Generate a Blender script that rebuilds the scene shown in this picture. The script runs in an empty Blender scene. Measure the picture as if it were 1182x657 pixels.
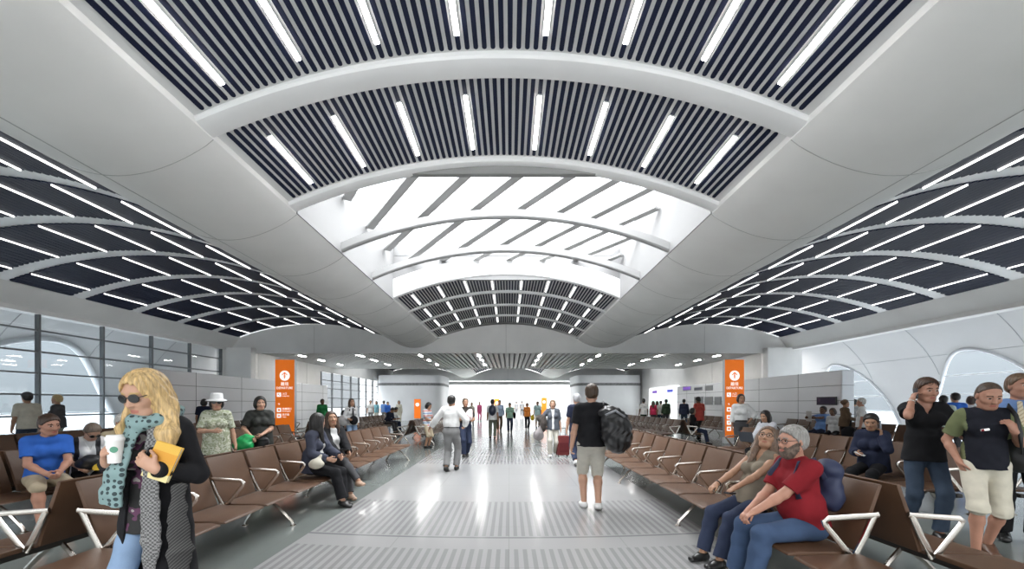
import bpy, bmesh, math, random
import numpy as np
from mathutils import Vector, Matrix
random.seed(7); np.random.seed(7)
PI = math.pi
SC = bpy.context.scene
COL = SC.collection
def R(d): return math.radians(d)
def V(*a): return np.array(a, dtype=float)
def nrm(v):
    v = np.asarray(v, float); n = np.linalg.norm(v)
    return v / n if n > 1e-9 else v

# ------------------------------------------------------------------ materials
MATS = {}
def mat(name, col, rough=.6, metal=0.0, spec=.5, emit=0.0, noise=0.0, nscale=8.0, bump=0.0, bscale=60.0, coat=0.0, squash=None):
    if name in MATS: return MATS[name]
    m = bpy.data.materials.new(name); m.use_nodes = True
    nt = m.node_tree; b = nt.nodes['Principled BSDF']
    b.inputs['Base Color'].default_value = (*col, 1); b.inputs['Roughness'].default_value = rough
    b.inputs['Metallic'].default_value = metal; b.inputs['Specular IOR Level'].default_value = spec
    b.inputs['Coat Weight'].default_value = coat
    if emit:
        b.inputs['Emission Color'].default_value = (*col, 1); b.inputs['Emission Strength'].default_value = emit
    tc = None
    if noise or bump:
        tc = nt.nodes.new('ShaderNodeTexCoord')
    vec = tc.outputs['Object'] if tc else None
    if squash:
        vm = nt.nodes.new('ShaderNodeVectorMath'); vm.operation = 'MULTIPLY'; vm.inputs[1].default_value = squash; nt.links.new(vec, vm.inputs[0]); vec = vm.outputs[0]
    if noise:
        n = nt.nodes.new('ShaderNodeTexNoise'); n.inputs['Scale'].default_value = nscale; n.inputs['Detail'].default_value = 4
        r = nt.nodes.new('ShaderNodeMapRange'); r.inputs[1].default_value = .3; r.inputs[2].default_value = .7
        r.inputs[3].default_value = 1 - noise; r.inputs[4].default_value = 1 + noise
        mx = nt.nodes.new('ShaderNodeMix'); mx.data_type = 'RGBA'; mx.blend_type = 'MULTIPLY'; mx.inputs[0].default_value = 1
        mx.inputs[6].default_value = (*col, 1)
        nt.links.new(vec, n.inputs['Vector']); nt.links.new(n.outputs['Fac'], r.inputs[0])
        nt.links.new(r.outputs[0], mx.inputs[7]); nt.links.new(mx.outputs[2], b.inputs['Base Color'])
    if bump:
        n = nt.nodes.new('ShaderNodeTexNoise'); n.inputs['Scale'].default_value = bscale; n.inputs['Detail'].default_value = 3
        bp = nt.nodes.new('ShaderNodeBump'); bp.inputs['Strength'].default_value = bump; bp.inputs['Distance'].default_value = .01
        nt.links.new(vec, n.inputs['Vector']); nt.links.new(n.outputs['Fac'], bp.inputs['Height'])
        nt.links.new(bp.outputs['Normal'], b.inputs['Normal'])
    MATS[name] = m; return m

def pattern_mat(name, kind, cols, scale=1.0, rough=.8):
    """stripes along an axis / polka dots / checks / blotches, all in object space"""
    if name in MATS: return MATS[name]
    m = bpy.data.materials.new(name); m.use_nodes = True
    nt = m.node_tree; b = nt.nodes['Principled BSDF']; b.inputs['Roughness'].default_value = rough
    tc = nt.nodes.new('ShaderNodeTexCoord'); L = nt.links.new
    cr = nt.nodes.new('ShaderNodeValToRGB'); cr.color_ramp.interpolation = 'CONSTANT'
    def ramp(stops):
        e = cr.color_ramp.elements
        while len(e) < len(stops): e.new(.5)
        for i, (p, c) in enumerate(stops):
            e[i].position = p; e[i].color = (*c, 1)
    if kind in ('hstripe', 'vstripe', 'dstripe'):
        sx = nt.nodes.new('ShaderNodeSeparateXYZ'); L(tc.outputs['Object'], sx.inputs[0])
        ml = nt.nodes.new('ShaderNodeMath'); ml.operation = 'MULTIPLY'; ml.inputs[1].default_value = scale
        src = sx.outputs[2] if kind == 'hstripe' else sx.outputs[0]
        if kind == 'dstripe':
            ad = nt.nodes.new('ShaderNodeMath'); L(sx.outputs[0], ad.inputs[0]); L(sx.outputs[2], ad.inputs[1]); src = ad.outputs[0]
        fr = nt.nodes.new('ShaderNodeMath'); fr.operation = 'FRACT'
        L(src, ml.inputs[0]); L(ml.outputs[0], fr.inputs[0]); L(fr.outputs[0], cr.inputs[0])
        n = len(cols); ramp([(i / n, c) for i, c in enumerate(cols)])
    elif kind == 'dots':
        v = nt.nodes.new('ShaderNodeTexVoronoi'); v.inputs['Scale'].default_value = scale; v.inputs['Randomness'].default_value = .35
        L(tc.outputs['Object'], v.inputs['Vector']); L(v.outputs['Distance'], cr.inputs[0])
        ramp([(0, cols[1]), (.36, cols[0])])
    elif kind == 'check':
        v = nt.nodes.new('ShaderNodeTexChecker'); v.inputs['Scale'].default_value = scale
        L(tc.outputs['Object'], v.inputs['Vector']); L(v.outputs['Fac'], cr.inputs[0])
        ramp([(0, cols[0]), (.5, cols[1])])
    elif kind == 'blotch':
        v = nt.nodes.new('ShaderNodeTexNoise'); v.inputs['Scale'].default_value = scale; v.inputs['Detail'].default_value = 2
        L(tc.outputs['Object'], v.inputs['Vector']); L(v.outputs['Fac'], cr.inputs[0])
        n = len(cols); ramp([(0 if i == 0 else .36 + .28 * (i - 1) / max(1, n - 2), c) for i, c in enumerate(cols)])
    L(cr.outputs[0], b.inputs['Base Color'])
    MATS[name] = m; return m

# ------------------------------------------------------------------ objects
def link(name, me, parent=None, loc=None, rot=None):
    o = bpy.data.objects.new(name, me); COL.objects.link(o)
    if parent is not None: o.parent = parent
    if loc is not None: o.location = loc
    if rot is not None: o.rotation_euler = rot
    return o
def empty(name, loc=(0, 0, 0), rz=0.0):
    o = bpy.data.objects.new(name, None); COL.objects.link(o)
    o.empty_display_size = .2; o.location = loc; o.rotation_euler = (0, 0, rz); return o
def tag(o, label, cat, group=None, kind=None):
    o['label'] = label; o['category'] = cat
    if group: o['group'] = group
    if kind: o['kind'] = kind
    return o
def structure(o): o['kind'] = 'structure'; return o
def kids(o): return [c for c in ALL_CHILD.get(o.name, [])]
ALL_CHILD = {}
def copy_tree(o, parent=None):
    c = o.copy(); COL.objects.link(c)
    if parent is not None: c.parent = parent
    for ch in list(o.children): copy_tree(ch, c)
    return c
def mesh(name, vs, fs, mats=None, smooth=False, midx=None):
    me = bpy.data.meshes.new(name)
    me.from_pydata([tuple(map(float, v)) for v in vs], [], [tuple(map(int, f)) for f in fs])
    for m in (mats if isinstance(mats, (list, tuple)) else [mats] if mats else []): me.materials.append(m)
    if midx is not None: me.polygons.foreach_set('material_index', np.asarray(midx, dtype=np.int32))
    if smooth: me.polygons.foreach_set('use_smooth', [True] * len(me.polygons))
    me.update(); return me
class MB:
    """collects shapes for one mesh"""
    def __init__(s): s.v = []; s.f = []; s.m = []
    def add(s, vs, fs, m=0):
        b = len(s.v); s.v += [tuple(v) for v in vs]; s.f += [tuple(i + b for i in f) for f in fs]; s.m += [m] * len(fs)
    def box(s, lo, hi, m=0, M=None):
        (x0, y0, z0), (x1, y1, z1) = lo, hi
        vs = [(x0, y0, z0), (x1, y0, z0), (x1, y1, z0), (x0, y1, z0), (x0, y0, z1), (x1, y0, z1), (x1, y1, z1), (x0, y1, z1)]
        if M is not None: vs = [tuple(M @ Vector(v)) for v in vs]
        s.add(vs, [(3, 2, 1, 0), (4, 5, 6, 7), (0, 1, 5, 4), (1, 2, 6, 5), (2, 3, 7, 6), (3, 0, 4, 7)], m)
    def prism(s, poly, a, b, ax='x', m=0):
        """polygon (two other axes) extruded along ax from a to b"""
        n = len(poly); vs = []
        for t in (a, b):
            for (p, q) in poly:
                vs.append({'x': (t, p, q), 'y': (p, t, q), 'z': (p, q, t)}[ax])
        fs = [tuple(range(n - 1, -1, -1)), tuple(range(n, 2 * n))] + [(i, (i + 1) % n, n + (i + 1) % n, n + i) for i in range(n)]
        s.add(vs, fs, m)
    def tube(s, path, r, n=8, flat=1.0, up=(0, 0, 1), m=0, cap=True):
        """round or flattened bar along a path; r may be a list"""
        P = [np.array(p, float) for p in path]; k = len(P); vs = []; up = np.array(up, float)
        for i, p in enumerate(P):
            t = nrm((P[min(i + 1, k - 1)] - P[max(i - 1, 0)]))
            if 0 < i < k - 1:
                t1 = nrm(P[i] - P[i - 1]); t2 = nrm(P[i + 1] - P[i]); t = nrm(t1 + t2)
                sc = 1 / max(.5, float(np.dot(t, t1)))
            else: sc = 1.0
            u = nrm(np.cross(t, up)) if abs(np.dot(t, nrm(up))) < .98 else nrm(np.cross(t, (1, 0, 0)))
            w = np.cross(u, t); rr = r[i] if isinstance(r, (list, tuple)) else r
            for j in range(n):
                a = 2 * PI * (j + .5) / n
                vs.append(p + u * math.cos(a) * rr * flat + w * math.sin(a) * rr * sc)
        fs = [(i * n + j, i * n + (j + 1) % n, (i + 1) * n + (j + 1) % n, (i + 1) * n + j) for i in range(k - 1) for j in range(n)]
        if cap: fs += [tuple(range(n - 1, -1, -1)), tuple((k - 1) * n + j for j in range(n))]
        s.add(vs, fs, m)
    def lathe(s, prof, n=24, c=(0, 0, 0), m=0, cap=True):
        k = len(prof)
        vs = [(c[0] + r * math.cos(2 * PI * j / n), c[1] + r * math.sin(2 * PI * j / n), c[2] + z) for (r, z) in prof for j in range(n)]
        fs = [(i * n + j, i * n + (j + 1) % n, (i + 1) * n + (j + 1) % n, (i + 1) * n + j) for i in range(k - 1) for j in range(n)]
        if cap: fs += [tuple(range(n - 1, -1, -1)), tuple((k - 1) * n + j for j in range(n))]
        s.add(vs, fs, m)
    def grid(s, rows, m=0, flip=False):
        """rows of points -> sheet"""
        k = len(rows); n = len(rows[0]); vs = [p for r in rows for p in r]
        fs = []
        for i in range(k - 1):
            for j in range(n - 1):
                q = (i * n + j, i * n + j + 1, (i + 1) * n + j + 1, (i + 1) * n + j)
                fs.append(q[::-1] if flip else q)
        s.add(vs, fs, m)
    def build(s, name, mats, parent=None, smooth=False, bevel=0.0, seg=2, loc=None, rot=None, auto=None):
        me = mesh(name, s.v, s.f, mats, smooth, s.m)
        if bevel:
            bm = bmesh.new(); bm.from_mesh(me)
            bmesh.ops.bevel(bm, geom=[e for e in bm.edges if len(e.link_faces) == 2 and e.calc_face_angle(0) > .5], offset=bevel, segments=seg, affect='EDGES', profile=.6, clamp_overlap=True)
            bm.to_mesh(me); bm.free()
        if auto: me.polygons.foreach_set('use_smooth', [True] * len(me.polygons)); me.set_sharp_from_angle(angle=auto)
        return link(name, me, parent, loc, rot)
# ------------------------------------------------------------------ people: implicit surfaces meshed by surface nets
class Field:
    def __init__(s, lo, hi, h):
        s.h = h; s.lo = np.array(lo, float); n = np.ceil((np.array(hi, float) - s.lo) / h).astype(int) + 2
        s.n = n; s.g = np.full(n, 1.0, dtype=np.float32)
        s.ax = [(s.lo[i] + h * np.arange(n[i])).astype(np.float32) for i in range(3)]
    def sub(s, lo, hi, m):
        a = np.clip(np.floor((np.array(lo) - m - s.lo) / s.h).astype(int), 0, s.n - 1)
        b = np.clip(np.ceil((np.array(hi) + m - s.lo) / s.h).astype(int) + 1, 1, s.n)
        if (b <= a).any(): return None, None
        sl = tuple(slice(a[i], b[i]) for i in range(3))
        return sl, (s.ax[0][sl[0]][:, None, None], s.ax[1][sl[1]][None, :, None], s.ax[2][sl[2]][None, None, :])
    def put(s, p, k=.02, op='u'):
        lo, hi, fn = p; m = max(k, 2.5 * s.h)
        sl, X = s.sub(lo, hi, m)
        if sl is None: return
        d = fn(*X).astype(np.float32); g = s.g[sl]
        if op == 'u':
            hh = np.maximum(k - np.abs(g - d), 0) / k; s.g[sl] = np.minimum(g, d) - hh * hh * k * .25
        else:
            hh = np.maximum(k - np.abs(g + d), 0) / k; s.g[sl] = np.maximum(g, -d) + hh * hh * k * .25
    def cut(s, pt, n):
        """keep the side the normal points away from"""
        n = nrm(n); d = (s.ax[0][:, None, None] - pt[0]) * n[0] + (s.ax[1][None, :, None] - pt[1]) * n[1] + (s.ax[2][None, None, :] - pt[2]) * n[2]
        s.g = np.maximum(s.g, d.astype(np.float32))
    def wrinkle(s, amp, f=1.0, seed=0):
        x, y, z = s.ax[0][:, None, None], s.ax[1][None, :, None], s.ax[2][None, None, :]
        s.g = s.g + (amp * (np.sin(38 * f * z + 21 * f * x + 2.1 * np.sin(17 * f * y + seed) + seed) * .6 + np.sin(61 * f * x - 26 * f * z + 1.7 * np.sin(23 * f * z + seed)) * np.cos(19 * f * y + seed) * .6)).astype(np.float32)
    def net(s):
        g = s.g; g[0] = g[-1] = 1; g[:, 0] = g[:, -1] = 1; g[:, :, 0] = g[:, :, -1] = 1
        ins = g < 0; nx, ny, nz = (np.array(g.shape) - 1)
        cnt = np.zeros((nx, ny, nz), np.int8); C = [(i, j, k) for i in (0, 1) for j in (0, 1) for k in (0, 1)]
        for (i, j, k) in C: cnt += ins[i:i + nx, j:j + ny, k:k + nz]
        act = (cnt > 0) & (cnt < 8); ids = np.argwhere(act)
        if not len(ids): return np.zeros((0, 3)), np.zeros((0, 4), int)
        num = np.full(act.shape, -1, np.int64); num[act] = np.arange(len(ids))
        acc = np.zeros((len(ids), 3)); w = np.zeros(len(ids))
        for a in range(8):
            for b in range(a + 1, 8):
                ca, cb = C[a], C[b]
                if sum(x != y for x, y in zip(ca, cb)) != 1: continue
                va = g[ids[:, 0] + ca[0], ids[:, 1] + ca[1], ids[:, 2] + ca[2]]; vb = g[ids[:, 0] + cb[0], ids[:, 1] + cb[1], ids[:, 2] + cb[2]]
                mk = (va < 0) != (vb < 0); t = np.where(mk, va / np.where(mk, va - vb, 1), 0)
                pt = np.array(ca) + (np.array(cb) - np.array(ca)) * t[:, None]
                acc += pt * mk[:, None]; w += mk
        vs = s.lo + s.h * (ids + acc / w[:, None]); fs = []
        for ax in range(3):
            A = [slice(0, -1)] * 3; B = [slice(0, -1)] * 3
            A = [slice(1, -1)] * 3; B = [slice(1, -1)] * 3; A[ax] = slice(0, -1); B[ax] = slice(1, None)
            ea, eb = ins[tuple(A)], ins[tuple(B)]; idx = np.argwhere(ea != eb)
            if not len(idx): continue
            sgn = ea[idx[:, 0], idx[:, 1], idx[:, 2]]
            off = np.array([1, 1, 1]); off[ax] = 0; p = idx + off
            u, v = [(1, 2), (2, 0), (0, 1)][ax]
            du = np.zeros(3, int); du[u] = 1; dv = np.zeros(3, int); dv[v] = 1
            q = [p - du - dv, p - dv, p, p - du]
            q = np.stack([num[c[:, 0], c[:, 1], c[:, 2]] for c in q], 1)
            q = np.where(sgn[:, None], q, q[:, ::-1]); fs.append(q)
        fs = np.concatenate(fs); return vs, fs[(fs >= 0).all(1)]
def p_cone(a, b, r1, r2, u=None, ratio=1.0, cut=False, cuta=False):
    """tapered capsule; with u (wide direction) and ratio its section is an ellipse; cut = flat end at b"""
    a = np.array(a, float); b = np.array(b, float); ab = b - a; L = np.linalg.norm(ab)
    if L < 1e-6: ab = np.array((0, 0, 1e-6)); L = 1e-6
    w = ab / L; rm = max(r1, r2)
    lo = np.minimum(a, b) - rm; hi = np.maximum(a, b) + rm
    if u is not None:
        u = nrm(np.array(u, float) - w * np.dot(u, w)); v = np.cross(w, u)
    def fn(x, y, z):
        px, py, pz = x - a[0], y - a[1], z - a[2]
        t = px * w[0] + py * w[1] + pz * w[2]; tc = np.clip(t / L, 0, 1)
        r = r1 + (r2 - r1) * tc
        if u is None:
            qx, qy, qz = px - tc * ab[0], py - tc * ab[1], pz - tc * ab[2]
            d = np.sqrt(qx * qx + qy * qy + qz * qz) - r
        else:
            pu = px * u[0] + py * u[1] + pz * u[2]; pv = (px * v[0] + py * v[1] + pz * v[2]) / ratio
            pw = (t - tc * L) / max(ratio, .5)
            l = np.sqrt(pu * pu + pv * pv + pw * pw); l2 = np.sqrt(pu * pu + (pv * ratio) ** 2 + pw * pw)
            d = (l - r) * np.where(l > 1e-6, l2 / np.maximum(l, 1e-6), ratio)
        if cut: d = np.maximum(d, t - L)
        if cuta: d = np.maximum(d, -t)
        return d
    return lo, hi, fn
def p_ell(c, M, r):
    """ellipsoid at c, frame M (rows = axes), radii r"""
    c = np.array(c, float); r = np.array(r, float); rm = r.max()
    def fn(x, y, z):
        px, py, pz = x - c[0], y - c[1], z - c[2]; q = [px * M[i][0] + py * M[i][1] + pz * M[i][2] for i in range(3)]
        k0 = np.sqrt((q[0] / r[0]) ** 2 + (q[1] / r[1]) ** 2 + (q[2] / r[2]) ** 2)
        k1 = np.sqrt((q[0] / r[0] ** 2) ** 2 + (q[1] / r[1] ** 2) ** 2 + (q[2] / r[2] ** 2) ** 2)
        return k0 * (k0 - 1) / np.maximum(k1, 1e-6)
    return c - rm, c + rm, fn
def rotm(pitch=0, yaw=0, roll=0):
    """axes (x right, y forward, z up) after tilting forward, turning to the figure's own left (+yaw), rolling; degrees"""
    m = Matrix.Rotation(R(yaw), 3, 'Z') @ Matrix.Rotation(-R(pitch), 3, 'X') @ Matrix.Rotation(R(roll), 3, 'Y')
    return np.array(m)
def ik(a, t, l1, l2, hint):
    a = np.array(a, float); t = np.array(t, float); d = t - a; D = np.linalg.norm(d)
    D2 = min(max(D, abs(l1 - l2) + .02), l1 + l2 - .002); w = d / max(D, 1e-6)
    x = (l1 * l1 - l2 * l2 + D2 * D2) / (2 * D2); hgt = math.sqrt(max(l1 * l1 - x * x, 0))
    h = np.array(hint, float); h = nrm(h - w * np.dot(h, w))
    return a + w * x + h * hgt, a + w * D2

class Fig:
    """a posed figure in its own frame: +y faces forward, +x is its right hand side, z up from the floor; metres"""
    def __init__(s, H=1.75, female=False, build=1.0, pelvis=(0, 0, .93), lean=0, twist=0, roll=0, head=(0, 0, 0), hand_r=None, hand_l=None,
                 elb_r=(.5, -1, -.2), elb_l=(-.5, -1, -.2), foot_r=(.10, 0, .085), foot_l=(-.10, 0, .085), knee_r=(.1, 1, 0), knee_l=(-.1, 1, 0),
                 toe_r=(0, 0), toe_l=(0, 0), curl_r=.5, curl_l=.5, hdir_r=None, hdir_l=None, palm_r=None, palm_l=None, belly=0.0, hipyaw=0, child=False, shoulder=None):
        k = s.k = H / 1.75; s.fem = female; s.b = build; s.belly = belly
        q = lambda t: np.array(t, float) * k
        s.P = q(pelvis); Tm = rotm(lean, twist, roll); s.tx, s.ty, s.tz = Tm[:, 0], Tm[:, 1], Tm[:, 2]
        Hm = rotm(0, hipyaw, 0); s.hx, s.hy = Hm[:, 0], Hm[:, 1]
        sw = (shoulder or (.145 if female else .166)) * (build * .7 + .3)
        bend = s.tz
        s.chest = s.P + s.tz * .30 * k; s.N = s.P + s.tz * .505 * k
        s.sh = {1: s.P + s.tz * .462 * k + s.tx * sw * k, -1: s.P + s.tz * .462 * k - s.tx * sw * k}
        hm = Tm @ rotm(*head); s.HX, s.HY, s.HZ = hm[:, 0], hm[:, 1], hm[:, 2]
        hs = s.hs = k * (1.15 if child else 1.06)
        s.HC = s.N + s.tz * .05 * k + s.HZ * .115 * hs + s.HY * .022 * k
        up, fo = .285 * k, .25 * k; s.el = {}; s.wr = {}; s.hd = {}; s.pn = {}
        for sd, ht, hint, hd, pn in ((1, hand_r, elb_r, hdir_r, palm_r), (-1, hand_l, elb_l, hdir_l, palm_l)):
            t = q(ht) if ht is not None else s.P + s.tx * sd * (sw + .07) * k + V(0, .05, -.075) * k
            s.el[sd], s.wr[sd] = ik(s.sh[sd], t, up, fo, hint)
            s.hd[sd] = nrm(hd) if hd is not None else nrm(s.wr[sd] - s.el[sd])
            p = np.array(pn if pn is not None else (-sd, 0, 0), float); p = p - s.hd[sd] * np.dot(p, s.hd[sd])
            s.pn[sd] = nrm(p) if np.linalg.norm(p) > .1 else nrm(np.cross(s.hd[sd], (0, 1, 0)))
        s.hip = {sd: s.P + s.hx * sd * .086 * k * (1.0 if not female else .98) + V(0, 0, -.03) * k for sd in (1, -1)}
        s.kn = {}; s.an = {}
        for sd, ft, hint in ((1, foot_r, knee_r), (-1, foot_l, knee_l)):
            s.kn[sd], s.an[sd] = ik(s.hip[sd], q(ft), .435 * k, .425 * k, hint)
        s.toe = {1: toe_r, -1: toe_l}; s.curl = {1: curl_r, -1: curl_l}
    def at(s, p): return s.HC + (s.HX * p[0] + s.HY * p[1] + s.HZ * p[2]) * s.hs
    # -- shape lists: (primitive, blend)
    def torso(s, off=0.0, loose=0.0):
        k, b, P, tz, tx, ty = s.k, s.b, s.P, s.tz, s.tx, s.ty; o = off; f = s.fem
        out = []
        hipr, wst, chs = ((.152, .116, .134) if f else (.146, .136, .154))
        hipr, wst, chs = hipr * b, (wst + (hipr - wst) * loose) * b, chs * b
        out.append((p_cone(P - tz * .0, P + tz * .17 * k, hipr * k + o, wst * k + o, s.hx, .70), .05))
        out.append((p_cone(P + tz * .16 * k, P + tz * .36 * k, wst * k + o, chs * k + o, tx, .66), .05))
        out.append((p_cone(s.sh[1] - tx * .02 * k, s.sh[-1] + tx * .02 * k, .052 * k * (b * .5 + .5) + o, .052 * k * (b * .5 + .5) + o), .05))
        for sd in (1, -1):
            out.append((p_cone(s.N - tz * .02 * k, s.sh[sd] * .75 + s.N * .25 - tz * .005 * k, .058 * k + o, .042 * k + o), .04))
            if f: out.append((p_ell(P + tz * .315 * k + tx * sd * .068 * k + ty * .085 * k, (tx, ty, tz), np.array((.062, .058, .062)) * k + o), .03))
            else: out.append((p_ell(P + tz * .35 * k + tx * sd * .075 * k + ty * .07 * k, (tx, ty, tz), np.array((.085, .05, .07)) * k * b + o), .04))
        if s.belly: out.append((p_ell(P + tz * .14 * k + ty * (.05 + s.belly * .4) * k, (tx, ty, tz), np.array((.15 * b, .075 + s.belly * .5, .15)) * k + o), .06))
        return out
    def arm(s, sd, off=0.0, upto=1.0, taper=0.0):
        k, b = s.k, (s.b * .6 + .4) * (.86 if s.fem else 1.0); S, E, W = s.sh[sd], s.el[sd], s.wr[sd]; out = []
        f1 = min(1.0, upto / .53); e = S + (E - S) * f1
        r0, r1, r2 = .052 * k * b, .039 * k * b, .028 * k * b
        out.append((p_cone(S, e, r0 + off, r0 + (r1 - r0) * f1 + off + (taper if f1 < 1 else 0), cut=f1 < 1), .03))
        if upto > .53:
            f2 = min(1.0, (upto - .53) / .47); w = E + (W - E) * f2; mid = E + (W - E) * min(.3, f2)
            out.append((p_cone(E, mid, r1 + off, (r1 + .002 * k) + off), .02))
            if f2 > .3: out.append((p_cone(mid, w, r1 + .002 * k + off, r1 + (r2 - r1) * f2 + off + taper, cut=off > 0), .02))
        return out
    def hand(s, sd):
        k = s.k * (.92 if s.fem else 1.0); W, d, n = s.wr[sd], s.hd[sd], s.pn[sd]; u = nrm(np.cross(d, n)) * 1.0
        # u: across the palm towards the thumb
        th = u if np.dot(np.cross(d, n), u) > 0 else -u
        if sd < 0: th = -th
        out = [(p_cone(s.wr[sd] - d * .01, W + d * .03 * k, .026 * k, .031 * k, th, .75), .02), (p_cone(W + d * .03 * k, W + d * .078 * k, .034 * k, .039 * k, th, .40), .015)]
        c = s.curl[sd]
        for i, (o, L) in enumerate(((.029, .070), (.0098, .078), (-.0098, .073), (-.029, .058))):
            p = W + d * (.088 - abs(o) * .18) * k + th * o * k; a = .25 + c * .9 + .06 * i; dirv = d; r = .0088 * k
            for j, q in enumerate((.46, .31, .23)):
                ang = a * (.55, 1.0, .75)[j] if j else a * .7
                dirv = nrm(dirv * math.cos(ang) + nrm(np.cross(np.cross(dirv, n), dirv)) * math.sin(ang)) if c > 0.02 else dirv
                e = p + dirv * L * q * k
                out.append((p_cone(p, e, r, r * .93), .004)); p = e; r *= .93
        p = W + d * .022 * k + th * .026 * k; t1 = nrm(d * .75 + th * .75 + n * .25); t2 = nrm(d * .95 + th * (.30 - c * .5) + n * (.2 + .5 * c))
        e = p + t1 * .042 * k; out.append((p_cone(p, e, .0135 * k, .0108 * k), .012)); out.append((p_cone(e, e + t2 * .045 * k, .0105 * k, .0085 * k), .004))
        return out
    def leg(s, sd, off=0.0, upto=1.0, flare=0.0):
        k = s.k; b = s.b * .6 + .4; Hh, K, A = s.hip[sd], s.kn[sd], s.an[sd]; out = []
        f1 = min(1.0, upto / .5); e = Hh + (K - Hh) * f1; r0, r1, rc, ra = .080 * k * b, .055 * k * b, .056 * k * b, .037 * k * b
        if off > 0: rc = .054 * k * b; ra = .040 * k * b
        out.append((p_cone(Hh, e, r0 + off, r0 + (r1 - r0) * f1 + off + (flare if f1 < 1 else 0), cut=f1 < 1), .04))
        if upto > .5:
            f2 = min(1.0, (upto - .5) / .5); w = K + (A - K) * f2; back = nrm(np.cross(np.cross(A - K, V(0, 1, 0) if abs(nrm(A - K)[1]) < .9 else V(0, 0, -1)), A - K)) * -.012 * k
            mid = K + (A - K) * .3 + (back if off == 0 else back * .4)
            if f2 > .3:
                out.append((p_cone(K, mid, r1 + off, rc + off), .03)); out.append((p_cone(mid, w, rc + off, rc + (ra - rc) * f2 + off + flare, cut=off > 0), .03))
            else: out.append((p_cone(K, w, r1 + off, r1 + off + flare, cut=True), .03))
        return out
    def foot(s, sd, off=0.0, h=None):
        k = s.k; A = s.an[sd]; yaw, pit = s.toe[sd]; f = rotm(-pit, yaw, 0); fy, fx, fz = f[:, 1], f[:, 0], f[:, 2]
        a = A - fz * .045 * k - fy * .035 * k; b = A - fz * .055 * k + fy * .145 * k
        kk = .9 if s.fem else 1.0
        return [(p_cone(A + fz * .0 * k, A - fz * .03 * k, .040 * k * kk + off, .040 * k * kk + off), .02), (p_cone(a, a + fy * .08 * k, .036 * k * kk + off, .040 * k * kk + off, fx, .95), .03),
                (p_cone(a + fy * .05 * k - fz * .002, b, .040 * k * kk + off, .036 * k * kk + off, fx, .68), .03)]
    def headp(s, beard=False):
        F = (s.HX, s.HY, s.HZ); e = lambda c, r: p_ell(s.at(c), F, np.array(r) * s.hs); c = lambda a, b, r1, r2, **kw: p_cone(s.at(a), s.at(b), r1 * s.hs, r2 * s.hs, **kw)
        fm = .93 if s.fem else 1.0
        return [(e((0, -.012, .028), (.074, .092, .086)), .02), (e((0, .018, -.035), (.060 * fm, .072, .078)), .04), (c((-.022 * fm, .058, -.090), (.022 * fm, .058, -.090), .020 * fm, .020 * fm), .03),
                (c((-.05 * fm, .0, -.07), (-.02, .055, -.092), .020, .018), .03), (c((.05 * fm, .0, -.07), (.02, .055, -.092), .020, .018), .03),
                (e((-.036, .055, -.025), (.024, .026, .022)), .03), (e((.036, .055, -.025), (.024, .026, .022)), .03),
                (c((-.035, .068, .028), (.035, .068, .028), .014, .014), .02), (c((0, .080, .012), (0, .101, -.030), .008, .0125), .012),
                (e((-.010, .092, -.034), (.009, .010, .008)), .006), (e((.010, .092, -.034), (.009, .010, .008)), .006),
                (c((-.016, .080, -.062), (.016, .080, -.062), .0075, .0075), .008), (c((-.014, .078, -.072), (.014, .078, -.072), .0085, .0085), .008),
                (e((-.076, -.008, -.005), (.010, .020, .032)), .006), (e((.076, -.008, -.005), (.010, .020, .032)), .006)], \
               [(e((-.031, .088, .006), (.017, .014, .011)), .012), (e((.031, .088, .006), (.017, .014, .011)), .012)], \
               [(e((-.031, .074, .005), (.0135, .0125, .0125)), .003), (e((.031, .074, .005), (.0135, .0125, .0125)), .003)]

SKINS = {'fair': (.50, .29, .20), 'tan': (.38, .21, .13), 'brown': (.15, .075, .042), 'red': (.44, .225, .155)}
def skin_mat(t): return mat('skin ' + t, SKINS[t], .48, spec=.4, noise=.06, nscale=14)
def cloth(name, col, rough=.85): return mat(name, col, rough, spec=.2, noise=.10, nscale=9, bump=.15, bscale=160)

def field_for(prims, h, pad=.0):
    lo = np.min([p[0] for p, k in prims], 0) - pad - 3 * h; hi = np.max([p[1] for p, k in prims], 0) + pad + 3 * h
    f = Field(lo, hi, h)
    for p, k in prims: f.put(p, max(k, 1e-3))
    return f
def field_obj(f, name, mats, parent, midx_fn=None):
    vs, fs = f.net()
    me = bpy.data.meshes.new(name)
    me.vertices.add(len(vs)); me.vertices.foreach_set('co', vs.astype(np.float32).ravel())
    me.loops.add(len(fs) * 4); me.loops.foreach_set('vertex_index', fs.astype(np.int32).ravel())
    me.polygons.add(len(fs)); me.polygons.foreach_set('loop_start', np.arange(0, len(fs) * 4, 4, dtype=np.int32))
    for m in (mats if isinstance(mats, (list, tuple)) else [mats]): me.materials.append(m)
    if midx_fn is not None and len(fs): me.polygons.foreach_set('material_index', midx_fn(vs[fs].mean(1)).astype(np.int32))
    me.polygons.foreach_set('use_smooth', np.ones(len(fs), bool)); me.update(calc_edges=True); me.validate()
    return link(name, me, parent)

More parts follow.
